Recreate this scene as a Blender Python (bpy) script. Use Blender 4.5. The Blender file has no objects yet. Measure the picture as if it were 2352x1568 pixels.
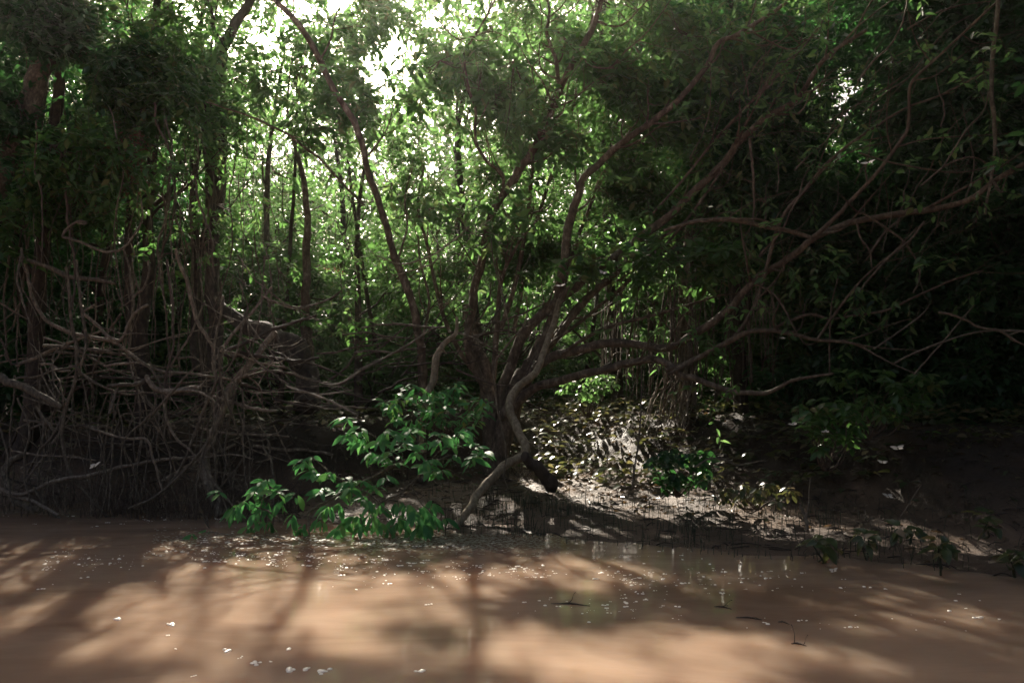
import bpy, math, random
import numpy as np
from mathutils import Vector

# ------------------------------------------------------------------ camera, light
SC = bpy.context.scene
COL = SC.collection
F = 1846.0                       # focal length in pixels of a 2352 x 1568 picture
CAMZ = 1.3
TH = math.atan(156 / F)          # camera tilts up
cam_d = bpy.data.cameras.new('camera')
cam = bpy.data.objects.new('camera', cam_d)
COL.objects.link(cam)
cam_d.sensor_width = 36
cam_d.lens = F / 2352 * 36
cam_d.clip_start = 0.1
cam_d.clip_end = 1500
cam.location = (0, 0, CAMZ)
cam.rotation_euler = (math.radians(90) + TH, 0, 0)
SC.camera = cam

SUN_EL = math.radians(33)
SUN_AZ = math.radians(-15)       # from +Y towards -X
SUNV = np.array([math.sin(SUN_AZ) * math.cos(SUN_EL), math.cos(SUN_AZ) * math.cos(SUN_EL), math.sin(SUN_EL)])
world = bpy.data.worlds.new('World')
SC.world = world
world.use_nodes = True
wn = world.node_tree.nodes
sky = wn.new('ShaderNodeTexSky')
sky.sky_type = 'NISHITA'
sky.sun_disc = False
sky.sun_elevation = SUN_EL
sky.sun_rotation = SUN_AZ
sky.dust_density = 9.0
sky.air_density = 0.6
sky.ozone_density = 0.0
bg = wn['Background']
bg.inputs['Strength'].default_value = 0.05
world.node_tree.links.new(sky.outputs[0], bg.inputs['Color'])
sun_d = bpy.data.lights.new('sun', 'SUN')
sun_d.energy = 5.0
sun_d.angle = math.radians(0.9)
sun_d.color = (1.0, 0.90, 0.76)
sun = bpy.data.objects.new('sun', sun_d)
COL.objects.link(sun)
sun.rotation_euler = Vector(SUNV).to_track_quat('Z', 'Y').to_euler()
SC.view_settings.view_transform = 'Standard'
SC.view_settings.look = 'None'
SC.view_settings.gamma = 1
SC.view_settings.exposure = 1.8
SC.cycles.max_bounces = 7
SC.cycles.diffuse_bounces = 3
SC.cycles.glossy_bounces = 3
SC.cycles.transmission_bounces = 4
SC.cycles.sample_clamp_indirect = 4
SC.cycles.use_denoising = True

rng = np.random.default_rng(11)
R_ = random.Random(5)
CT, ST = math.cos(TH), math.sin(TH)


def P(vx, vy, Y):
    """the point at world depth Y that stands at this place of the picture"""
    dx = (vx - 1176) / F
    dy = (784 - vy) / F
    d1 = CT - dy * ST
    t = Y / d1
    return np.array([dx * t, Y, CAMZ + (ST + dy * CT) * t])


def proj(p):
    x, y, z = p[:, 0], p[:, 1], p[:, 2] - CAMZ
    f = y * CT + z * ST
    u = -y * ST + z * CT
    f = np.where(f < 0.2, 0.2, f)
    return 1176 + F * x / f, 784 - F * u / f


# ------------------------------------------------------------------ materials
def newmat(name):
    m = bpy.data.materials.new(name)
    m.use_nodes = True
    nt = m.node_tree
    return m, nt, nt.nodes['Principled BSDF'], nt.nodes['Material Output']


def ramp(nt, stops):
    r = nt.nodes.new('ShaderNodeValToRGB')
    e = r.color_ramp.elements
    while len(e) < len(stops):
        e.new(0.5)
    for el, (p, c) in zip(e, stops):
        el.position = p
        el.color = (*c, 1)
    return r


def noise(nt, scale, detail=4, rough=0.6, vec=None, dist=0.0):
    n = nt.nodes.new('ShaderNodeTexNoise')
    n.inputs['Scale'].default_value = scale
    n.inputs['Detail'].default_value = detail
    n.inputs['Roughness'].default_value = rough
    n.inputs['Distortion'].default_value = dist
    if vec is not None:
        nt.links.new(vec, n.inputs['Vector'])
    return n


def mapping(nt, scale, rot=(0, 0, 0)):
    g = nt.nodes.new('ShaderNodeNewGeometry')
    mp = nt.nodes.new('ShaderNodeMapping')
    mp.inputs['Scale'].default_value = scale
    mp.inputs['Rotation'].default_value = rot
    nt.links.new(g.outputs['Position'], mp.inputs['Vector'])
    return mp.outputs[0]


def leaf_mat(name, stops, trans=0.45, tcol=(0.14, 0.33, 0.07), rough=0.30, spec=0.5):
    m, nt, b, out = newmat(name)
    g = nt.nodes.new('ShaderNodeNewGeometry')
    r = ramp(nt, stops)
    nt.links.new(g.outputs['Random Per Island'], r.inputs[0])
    nt.links.new(r.outputs[0], b.inputs['Base Color'])
    b.inputs['Roughness'].default_value = rough
    b.inputs['Specular IOR Level'].default_value = spec
    t = nt.nodes.new('ShaderNodeBsdfTranslucent')
    mx = nt.nodes.new('ShaderNodeMix')
    mx.data_type = 'RGBA'
    mx.blend_type = 'MIX'
    mx.inputs[0].default_value = 0.6
    nt.links.new(r.outputs[0], mx.inputs[6])
    mx.inputs[7].default_value = (*tcol, 1)
    nt.links.new(mx.outputs[2], t.inputs['Color'])
    ms = nt.nodes.new('ShaderNodeMixShader')
    ms.inputs[0].default_value = trans
    nt.links.new(b.outputs[0], ms.inputs[1])
    nt.links.new(t.outputs[0], ms.inputs[2])
    nt.links.new(ms.outputs[0], out.inputs['Surface'])
    return m


def bark_mat(name, c1, c2, c3, scale=14, rough=0.85, bump=0.6):
    m, nt, b, out = newmat(name)
    v = mapping(nt, (1, 1, 0.55))
    n = noise(nt, scale, 6, 0.65, v)
    r = ramp(nt, [(0.3, c1), (0.52, c2), (0.72, c3)])
    nt.links.new(n.outputs[0], r.inputs[0])
    nt.links.new(r.outputs[0], b.inputs['Base Color'])
    b.inputs['Roughness'].default_value = rough
    n2 = noise(nt, scale * 4, 4, 0.6, v)
    bp = nt.nodes.new('ShaderNodeBump')
    bp.inputs['Strength'].default_value = bump
    bp.inputs['Distance'].default_value = 0.02
    nt.links.new(n2.outputs[0], bp.inputs['Height'])
    nt.links.new(bp.outputs[0], b.inputs['Normal'])
    return m


M = {}
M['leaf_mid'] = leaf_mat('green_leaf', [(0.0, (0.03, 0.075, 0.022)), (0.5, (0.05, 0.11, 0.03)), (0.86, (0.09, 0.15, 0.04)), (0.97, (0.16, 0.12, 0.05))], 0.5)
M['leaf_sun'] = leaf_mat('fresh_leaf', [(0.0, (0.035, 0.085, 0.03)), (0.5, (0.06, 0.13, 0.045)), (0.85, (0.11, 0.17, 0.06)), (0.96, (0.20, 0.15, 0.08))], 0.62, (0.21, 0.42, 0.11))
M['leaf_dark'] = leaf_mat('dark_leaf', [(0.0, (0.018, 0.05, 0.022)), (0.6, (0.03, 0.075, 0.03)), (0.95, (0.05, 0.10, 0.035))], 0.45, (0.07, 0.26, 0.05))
M['leaf_teal'] = leaf_mat('bush_leaf', [(0.0, (0.05, 0.16, 0.055)), (0.35, (0.08, 0.25, 0.08)), (0.7, (0.13, 0.32, 0.10)), (0.9, (0.20, 0.34, 0.08)), (0.985, (0.30, 0.24, 0.06))], 0.4, (0.12, 0.42, 0.10), rough=0.52, spec=0.3)
M['leaf_litter'] = leaf_mat('fallen_leaf', [(0.0, (0.05, 0.035, 0.02)), (0.4, (0.11, 0.075, 0.045)), (0.7, (0.17, 0.12, 0.07)), (0.9, (0.05, 0.08, 0.03))], 0.25, (0.25, 0.14, 0.05), rough=0.35)
M['leaf_brown'] = leaf_mat('dead_leaf', [(0.0, (0.10, 0.045, 0.028)), (0.6, (0.17, 0.08, 0.05)), (0.9, (0.12, 0.08, 0.04))], 0.35, (0.25, 0.10, 0.05), rough=0.6)
M['leaf_ground'] = leaf_mat('ground_leaf', [(0.0, (0.03, 0.06, 0.025)), (0.5, (0.06, 0.085, 0.035)), (0.75, (0.14, 0.12, 0.06)), (0.95, (0.22, 0.16, 0.09))], 0.35, (0.22, 0.22, 0.06), rough=0.28)
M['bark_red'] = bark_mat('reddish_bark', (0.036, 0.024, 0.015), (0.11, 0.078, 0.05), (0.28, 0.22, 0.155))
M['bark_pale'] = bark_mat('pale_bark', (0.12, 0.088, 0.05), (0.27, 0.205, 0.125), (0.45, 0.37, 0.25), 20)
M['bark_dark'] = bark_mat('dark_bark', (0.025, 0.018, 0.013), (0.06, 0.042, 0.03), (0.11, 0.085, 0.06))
M['vine'] = bark_mat('vine_bark', (0.05, 0.038, 0.025), (0.125, 0.098, 0.067), (0.28, 0.23, 0.165), 25)
M['dead'] = bark_mat('dead_wood', (0.08, 0.06, 0.042), (0.20, 0.155, 0.11), (0.40, 0.33, 0.25), 22)
M['twig'] = bark_mat('twig_bark', (0.05, 0.035, 0.025), (0.10, 0.07, 0.05), (0.17, 0.13, 0.09), 22)
M['stalk'] = bark_mat('green_stalk', (0.03, 0.04, 0.022), (0.055, 0.065, 0.035), (0.10, 0.10, 0.06), 30)


# ------------------------------------------------------------------ mesh helpers
class Acc:
    """collects vertices and quads"""
    def __init__(s):
        s.v = []
        s.f = []
        s.n = 0

    def add(s, v, f):
        s.v.append(np.asarray(v, np.float32))
        s.f.append(np.asarray(f, np.int64) + s.n)
        s.n += len(v)

    def build(s, name, mat, parent=None, smooth=True, loc=None):
        me = bpy.data.meshes.new(name)
        v = np.concatenate(s.v) if s.v else np.zeros((0, 3), np.float32)
        if loc is not None:
            v = v - np.asarray(loc, np.float32)
        f = np.concatenate(s.f) if s.f else np.zeros((0, 4), np.int64)
        me.vertices.add(len(v))
        me.vertices.foreach_set('co', v.ravel())
        k = f.shape[1]
        me.loops.add(f.size)
        me.loops.foreach_set('vertex_index', f.ravel().astype(np.int32))
        me.polygons.add(len(f))
        me.polygons.foreach_set('loop_start', np.arange(0, f.size, k, dtype=np.int32))
        me.polygons.foreach_set('loop_total', np.full(len(f), k, np.int32))
        if smooth:
            me.polygons.foreach_set('use_smooth', np.ones(len(f), bool))
        me.update(calc_edges=True)
        me.validate()
        me.materials.append(mat)
        o = bpy.data.objects.new(name, me)
        COL.objects.link(o)
        if parent is not None:
            o.parent = parent
        elif loc is not None:
            o.location = loc
        return o


def tag(o, label=None, cat=None, group=None, kind=None):
    if label:
        o['label'] = label
    if cat:
        o['category'] = cat
    if group:
        o['group'] = group
    if kind:
        o['kind'] = kind
    return o


def thing(name, label, cat, loc, group=None):
    o = bpy.data.objects.new(name, None)
    o.empty_display_size = 0.2
    COL.objects.link(o)
    o.location = loc
    return tag(o, label, cat, group)


def catmull(p, n):
    p = np.asarray(p, float)
    if len(p) < 3:
        t = np.linspace(0, 1, n * (len(p) - 1) + 1)[:, None]
        return p[0] * (1 - t) + p[-1] * t
    q = np.vstack([2 * p[0] - p[1], p, 2 * p[-1] - p[-2]])
    out = []
    ts = np.linspace(0, 1, n, endpoint=False)[:, None]
    for i in range(1, len(q) - 2):
        a, b, c, d = q[i - 1], q[i], q[i + 1], q[i + 2]
        out.append(0.5 * (2 * b + (c - a) * ts + (2 * a - 5 * b + 4 * c - d) * ts ** 2 + (3 * b - a - 3 * c + d) * ts ** 3))
    out.append(p[-1:])
    return np.vstack(out)


def tube(acc, p, r, n=5, sides=7, wob=0.35, rough=0.10, cap=True):
    """p: points with width r at each (or two values); smooth bent stem"""
    p = np.asarray(p, float)
    r = np.asarray(r, float)
    if len(r) != len(p):
        r = np.interp(np.linspace(0, 1, len(p)), np.linspace(0, 1, len(r)), r)
    c = catmull(np.hstack([p, r[:, None]]), n)
    rr = np.maximum(c[:, 3], 0.0012)
    c = c[:, :3]
    m = len(c)
    w = rng.normal(0, 1, (m, 3))
    w = (w + np.roll(w, 1, 0) + np.roll(w, -1, 0)) / 1.7
    w[0] = 0
    c = c + w * (rr * wob)[:, None]
    tg = np.gradient(c, axis=0)
    tg /= np.linalg.norm(tg, axis=1)[:, None] + 1e-9
    up = np.array([0.13, -0.7, 0.7])
    a = np.cross(tg, up)
    a /= np.linalg.norm(a, axis=1)[:, None] + 1e-9
    b = np.cross(tg, a)
    th = np.linspace(0, 2 * math.pi, sides, endpoint=False)
    k = 1 + rng.normal(0, rough, (m, sides))
    v = c[:, None, :] + (rr[:, None] * k)[:, :, None] * (np.cos(th)[None, :, None] * a[:, None, :] + np.sin(th)[None, :, None] * b[:, None, :])
    i = np.arange(m - 1)[:, None] * sides
    j = np.arange(sides)[None, :]
    j2 = (j + 1) % sides
    f = np.stack([i + j, i + j2, i + sides + j2, i + sides + j], -1).reshape(-1, 4)
    v = v.reshape(-1, 3)
    acc.add(v, f)
    if cap and sides >= 4:
        # end discs of quads round a centre
        for e, base in ((0, 0), (m - 1, (m - 1) * sides)):
            cc = np.vstack([v[base:base + sides], c[e] + tg[e] * rr[e] * (0.3 if e else -0.3)])
            fs = []
            for q in range(0, sides - 1, 2):
                fs.append([q, (q + 1) % sides, (q + 2) % sides, sides])
            if sides % 2 == 1:
                fs.append([sides - 1, 0, 0, sides])
            fs = [x for x in fs if len(set(x)) == 4]
            acc.add(cc, fs)
    return c, rr


LEAF6 = ([0, .32, .7, 1], [0, .9, .62, 0])
LEAF_FINE = ([0, .1, .28, .5, .72, .9, 1], [0.03, .36, .82, 1, .84, .38, 0.0])
LEAF_HEART = ([0, .08, .3, .6, .85, 1], [0.2, .85, 1.0, .8, .35, 0.0])


def leaves(acc, pos, d, nrm, L, W, prof=LEAF6, fold=0.16, curl=0.12):
    """many leaves in one go: base point, direction, normal, length, width"""
    n = len(pos)
    if n == 0:
        return
    d = d / (np.linalg.norm(d, axis=1)[:, None] + 1e-9)
    s = np.cross(d, nrm)
    s /= np.linalg.norm(s, axis=1)[:, None] + 1e-9
    up = np.cross(s, d)
    ts, ws = prof
    L = np.broadcast_to(L, (n,))[:, None]
    W = np.broadcast_to(W, (n,))[:, None]
    cv = (curl * (0.4 + rng.random(n) * 1.2))[:, None]
    mid, lf, rt = [], [], []
    for t, w in zip(ts, ws):
        c = pos + d * (t * L) - up * (cv * L * t * t)
        mid.append(c)
        lf.append(c + s * (w * W * 0.5) + up * (fold * W * w))
        rt.append(c - s * (w * W * 0.5) + up * (fold * W * w))
    K = len(ts)
    if prof is LEAF6:
        v = np.stack([mid[0], lf[1], lf[2], mid[3], rt[2], rt[1]], 1)
        f = np.array([[0, 3, 2, 1], [0, 5, 4, 3]])
        per = 6
    else:
        v = np.stack(mid + lf + rt, 1)
        f = []
        for k in range(K - 1):
            f.append([k, k + 1, K + k + 1, K + k])
            f.append([k, 2 * K + k, 2 * K + k + 1, k + 1])
        f = np.array(f)
        per = 3 * K
    ff = (f[None] + (np.arange(n) * per)[:, None, None]).reshape(-1, 4)
    acc.add(v.reshape(-1, 3), ff)


def rnd_dirs(n, up=0.0):
    v = rng.normal(0, 1, (n, 3))
    v[:, 2] += up
    return v / (np.linalg.norm(v, axis=1)[:, None] + 1e-9)


# ------------------------------------------------------------------ terrain
SX = np.array([-60, -12, -6.5, -3.7, -.6, .96, 2.85, 3.9, 8, 60])
SY = np.array([12, 10.6, 10.3, 9.9, 8.9, 8.0, 7.2, 6.3, 4.0, 1.0])


def ground_z(x, y):
    x = np.asarray(x, float)
    y = np.asarray(y, float)
    ys = np.interp(x, SX, SY) + 0.12 * np.sin(x * 2.3) + 0.07 * np.sin(x * 5.1 + 1)
    d = y - ys
    fw = np.interp(x, [-6, -2.6, -1.5, 1.0, 2.6, 4.5], [0.8, 1.4, 3.0, 3.5, 2.6, 1.2])
    rw = np.interp(x, [-3, -0.5, 0.6, 2.8, 4.5], [0.9, 1.0, 3.2, 3.4, 2.8])
    z = np.where(d < 0, d * 0.18, np.minimum(d, fw) * 0.085)
    t = np.clip((d - fw) / rw, 0, 1)
    t = t * t * (3 - 2 * t)
    z = z + t * 0.95 + np.clip(d - fw - rw, 0, 200) * 0.05
    bump = 0.016 * np.sin(x * 6.1 + y * 3.3) + 0.014 * np.sin(x * 3.7 - y * 7.9 + 2) + 0.009 * np.sin(x * 17 + y * 13) + 0.008 * np.sin(-x * 14 + y * 23)
    z = z + bump * (0.55 + 1.3 * t)
    return z


def axis(lo, hi, fine_lo, fine_hi, step, grow=1.25):
    a = list(np.arange(fine_lo, fine_hi, step))
    s, x = step, fine_hi
    while x < hi:
        a.append(x)
        s *= grow
        x += s
    s, x = step, fine_lo - step
    while x > lo:
        a.insert(0, x)
        s *= grow
        x -= s
    return np.array(a)


gx = axis(-400, 400, -9, 9, 0.07)
gy = axis(-6, 700, 4, 17, 0.07)
X, Y = np.meshgrid(gx, gy)
Z = ground_z(X, Y)
nx_, ny_ = len(gx), len(gy)
i = (np.arange(ny_ - 1)[:, None] * nx_ + np.arange(nx_ - 1)[None]).ravel()
acc = Acc()
acc.add(np.stack([X, Y, Z], -1).reshape(-1, 3), np.stack([i, i + 1, i + nx_ + 1, i + nx_], -1))
m, nt, b, out = newmat('mud')
v = mapping(nt, (1, 1, 1))
n1 = noise(nt, 1.7, 8, 0.62, v, 0.6)
r1 = ramp(nt, [(0.32, (0.06, 0.036, 0.022)), (0.55, (0.14, 0.09, 0.056)), (0.75, (0.25, 0.165, 0.105))])
nt.links.new(n1.outputs[0], r1.inputs[0])
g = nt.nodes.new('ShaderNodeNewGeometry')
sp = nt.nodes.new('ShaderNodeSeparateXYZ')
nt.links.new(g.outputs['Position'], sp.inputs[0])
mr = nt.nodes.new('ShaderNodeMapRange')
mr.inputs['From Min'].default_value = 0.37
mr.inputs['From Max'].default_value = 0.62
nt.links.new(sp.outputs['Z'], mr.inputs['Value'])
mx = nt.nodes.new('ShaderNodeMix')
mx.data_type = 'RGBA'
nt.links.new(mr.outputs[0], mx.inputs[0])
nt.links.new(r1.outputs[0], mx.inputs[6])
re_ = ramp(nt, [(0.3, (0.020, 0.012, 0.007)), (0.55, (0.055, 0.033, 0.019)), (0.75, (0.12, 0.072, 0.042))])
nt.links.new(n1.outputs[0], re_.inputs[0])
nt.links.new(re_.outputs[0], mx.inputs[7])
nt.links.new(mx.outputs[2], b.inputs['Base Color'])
n2 = noise(nt, 22, 8, 0.7, v)
bp = nt.nodes.new('ShaderNodeBump')
bp.inputs['Strength'].default_value = 0.9
bp.inputs['Distance'].default_value = 0.09
nt.links.new(n2.outputs[0], bp.inputs['Height'])
nt.links.new(bp.outputs[0], b.inputs['Normal'])
rr_ = ramp(nt, [(0.35, (0.48, 0.48, 0.48)), (0.65, (0.9, 0.9, 0.9))])
nt.links.new(n1.outputs[0], rr_.inputs[0])
nt.links.new(rr_.outputs[0], b.inputs['Roughness'])
M['mud'] = m
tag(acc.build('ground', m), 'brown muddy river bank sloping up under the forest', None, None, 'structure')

# ------------------------------------------------------------------ water
acc = Acc()
wx = axis(-400, 400, -10, 10, 0.5, 1.4)
wy = axis(-300, 24, -2, 13, 0.5, 1.4)
X, Y = np.meshgrid(wx, wy)
nx_, ny_ = len(wx), len(wy)
i = (np.arange(ny_ - 1)[:, None] * nx_ + np.arange(nx_ - 1)[None]).ravel()
acc.add(np.stack([X, Y, 0 * X], -1).reshape(-1, 3), np.stack([i, i + 1, i + nx_ + 1, i + nx_], -1))
m, nt, b, out = newmat('muddy_water')
v = mapping(nt, (0.35, 0.9, 1), (0, 0, 0.12))
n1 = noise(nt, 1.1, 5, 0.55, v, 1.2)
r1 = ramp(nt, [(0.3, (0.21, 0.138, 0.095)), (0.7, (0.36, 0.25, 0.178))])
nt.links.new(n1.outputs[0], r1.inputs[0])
nt.links.new(r1.outputs[0], b.inputs['Base Color'])
b.inputs['Roughness'].default_value = 0.05
b.inputs['IOR'].default_value = 1.33
b.inputs['Subsurface Weight'].default_value = 0.8
b.inputs['Subsurface Radius'].default_value = (0.75, 0.5, 0.34)
b.inputs['Subsurface Scale'].default_value = 1.0
v2 = mapping(nt, (0.6, 1.5, 1), (0, 0, 0.15))
n2 = noise(nt, 2.6, 5, 0.5, v2, 0.9)
n3 = noise(nt, 22, 2, 0.5, mapping(nt, (0.7, 1.4, 1)))
add = nt.nodes.new('ShaderNodeMath')
add.operation = 'MULTIPLY_ADD'
nt.links.new(n3.outputs[0], add.inputs[0])
add.inputs[1].default_value = 0.06
nt.links.new(n2.outputs[0], add.inputs[2])
bp = nt.nodes.new('ShaderNodeBump')
bp.inputs['Strength'].default_value = 0.14
bp.inputs['Distance'].default_value = 0.03
nt.links.new(add.outputs[0], bp.inputs['Height'])
nt.links.new(bp.outputs[0], b.inputs['Normal'])
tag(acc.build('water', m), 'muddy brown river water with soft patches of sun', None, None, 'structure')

# ------------------------------------------------------------------ where the canopy is open
# openings through which the sun reaches the river and the bank: centre, half sizes (m), strength
LIT = []


def lit(vx, vy, rx, ry, s=1.0, z=0.0):
    """an opening above the patch of water or ground seen there"""
    dy = (784 - vy) / F
    d1 = CT - dy * ST
    d2 = ST + dy * CT
    Yc = (z - CAMZ) / d2 * d1
    c = P(vx, vy, Yc)
    a = P(vx, vy - ry, (z - CAMZ) / (ST + (dy + ry / F) * CT) * (CT - (dy + ry / F) * ST))
    k = c[2] / SUNV[2]
    LIT.append((c[0] - SUNV[0] * k, c[1] - SUNV[1] * k, abs(rx / F * Yc) + .32, abs(a[1] - Yc) + .32, s, z))


lit(820, 1375, 300, 42, 1.0)
lit(1010, 1345, 160, 22, .7)
lit(1290, 1318, 210, 30, 1.0)
lit(1560, 1340, 130, 16, .7)
lit(230, 1430, 260, 60, .75)
lit(480, 1370, 160, 30, .75)
lit(690, 1440, 160, 32, .6)
lit(120, 1330, 150, 24, .5)
lit(560, 1520, 300, 40, .45)
lit(1180, 1490, 90, 30, .5)
lit(1500, 1525, 260, 45, .85)
lit(1330, 1480, 80, 18, .5)
lit(1900, 1490, 200, 18, .55)
lit(2080, 1390, 160, 9, .6)
lit(1740, 1540, 260, 24, .6)
lit(2200, 1520, 120, 20, .4)
lit(1430, 1140, 210, 20, 1.0, .18)
lit(1660, 1180, 150, 16, 1.0, .12)
lit(1330, 1110, 110, 12, .9, .25)
lit(1250, 1150, 90, 12, .6, .15)
lit(1520, 1160, 330, 14, .9, .14)
lit(1450, 1200, 260, 14, .85, .08)


def litw(x, y, rx, ry, s, z):
    k = z / SUNV[2]
    LIT.append((x - SUNV[0] * k, y - SUNV[1] * k, rx + .2, ry + .2, s, z))


litw(1.2, 12.6, .9, .7, .9, .9)
litw(2.6, 12.4, .35, .4, .8, 1.0)
litw(1.5, 14.5, 1.0, .8, .8, 2.0)
litw(2.8, 14.5, .9, .8, .8, 2.2)
litw(3.6, 13.2, .5, .6, .6, 1.6)
litw(2.3, 11.5, .9, .4, .7, 3.2)
litw(1.5, 12.2, .9, .3, .8, 4.2)
litw(0.3, 12.0, .9, .3, .8, 5.2)
litw(2.8, 12.0, .8, .3, .7, 4.5)
litw(3.4, 11.6, .6, .25, .6, 5.6)
litw(0.9, 12.6, .8, .3, .8, 3.2)
litw(-.3, 12.3, .8, .3, .8, 3.9)
litw(1.9, 12.0, .7, .25, .7, 5.9)
litw(-3.5, 10.0, .9, .4, .8, 1.4)
litw(-5.0, 10.1, .7, .5, .6, 2.2)
litw(-1.0, 11.6, .8, .5, .6, 1.8)
lit(900, 1160, 120, 20, .4, .15)
litw(-4.3, 10.2, .9, .4, .5, 1.0)
lit(780, 1080, 200, 40, .7, .7)
lit(950, 1130, 120, 30, .4, .4)
LIT = np.array(LIT)
# places of the picture where the sky shows between the crowns
GAPS = np.array([(605, 100, 50, 38), (655, 40, 34, 22), (560, 30, 22, 22), (868, 140, 36, 56), (925, 80, 34, 34), (985, 45, 34, 30), (770, 4, 70, 14),
                 (955, 312, 24, 20), (1000, 228, 44, 12), (860, 345, 22, 22), (640, 165, 26, 22), (1945, 205, 42, 45), (1905, 160, 26, 26), (1980, 40, 30, 22),
                 (2130, 150, 40, 20), (2260, 185, 22, 18), (1840, 190, 22, 12), (1890, 60, 20, 14), (35, 520, 16, 60), (20, 330, 18, 40), (90, 190, 10, 10), (305, 185, 18, 20),
                 (2170, 310, 30, 14), (1925, 350, 30, 12), (640, 330, 24, 18), (1120, 5, 60, 20)], float)


def keep_mask(p, sky=1.0, lightk=1.0):
    n = len(p)
    if n == 0:
        return np.zeros(0, bool)
    k = p[:, 2] / SUNV[2]
    sx = p[:, 0] - SUNV[0] * k
    sy = p[:, 1] - SUNV[1] * k
    wv = 0.25 * np.sin(sx * 3.1 + 1.3 * np.sin(sy * 2.7)) + 0.2 * np.sin(sy * 5.3 + sx * 1.9)
    op = np.zeros(n)
    for cx, cy, rx, ry, s, z_ in LIT:
        d = ((sx - cx) / rx) ** 2 + ((sy - cy) / ry) ** 2
        op = np.maximum(op, np.where(p[:, 2] > z_ + .9, 1, 0) * min(1, s * 1.35) * np.clip((1.4 - d + wv * .6) * 1.5, 0, 1))
    # the light only has to be opened where the canopy is above the spot
    op = np.where(p[:, 2] > 1.6, op, 0) * lightk
    vx, vy = proj(p)
    g = np.zeros(n)
    wob = 0.35 * np.sin(vx * .045 + 2 * np.sin(vy * .05)) + 0.3 * np.sin(vy * .09 + vx * .03)
    for cx, cy, rx, ry in GAPS:
        d = ((vx - cx) / rx) ** 2 + ((vy - cy) / ry) ** 2
        g = np.maximum(g, np.clip((1.25 - d + wob) * 1.6, 0, 1))
    # thin crowns round the bright opening
    d = ((vx - 830) / 420) ** 2 + ((vy - 60) / 330) ** 2
    g = np.maximum(g, np.clip(0.28 * (1.2 - d), 0, .26))
    # the canopy is thin above, denser towards the right
    g = np.where(vy < -70, np.maximum(g, np.interp(vx, [0, 1300, 1900], [.62, .62, .1])), g)
    g *= sky
    # slanting shafts through the outer canopy let the sun reach the forest edge
    u, w = sx * 1.0, sy * .54
    sh = np.sin(2.7 * u + 1.9 * np.sin(1.7 * w + 1)) + np.sin(3.3 * w + 1.6 * np.sin(2.1 * u)) + .7 * np.sin(5.9 * u - 4.3 * w) + .6 * np.sin(7.7 * w + 5.1 * u)
    thr = np.interp(vx, [0, 500, 1650, 1950, 2250], [.5, -.5, -.5, .5, 1.5])
    sd = np.interp(sx, SX, SY) - sy
    thr = np.where((sd > -.2) & (sd < 2.0), np.maximum(thr, 2.4), thr)
    outer = (p[:, 1] > 15.2) | (vy < -60)
    near = ~outer & (vy < 760) & (p[:, 2] > 2.0) & (sx < 5.0)
    thr = np.where((sx > 4.4) & (sy > 6.8), np.maximum(thr, 1.6), thr)
    g = np.where(near & (sh > thr + .1), np.maximum(g, .78), g)
    g = np.where(outer & (sh > thr) & (p[:, 2] > 2.6 + (p[:, 1] - 12) * .62), np.maximum(g, .93), g)
    r = rng.random(n)
    return (r > op * 0.985) & (rng.random(n) > g * 0.97)


def in_view(p, mx=260, my=200):
    vx, vy = proj(p)
    return (vx > -mx) & (vx < 2352 + mx) & (vy > -my) & (vy < 1568 + my)


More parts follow.
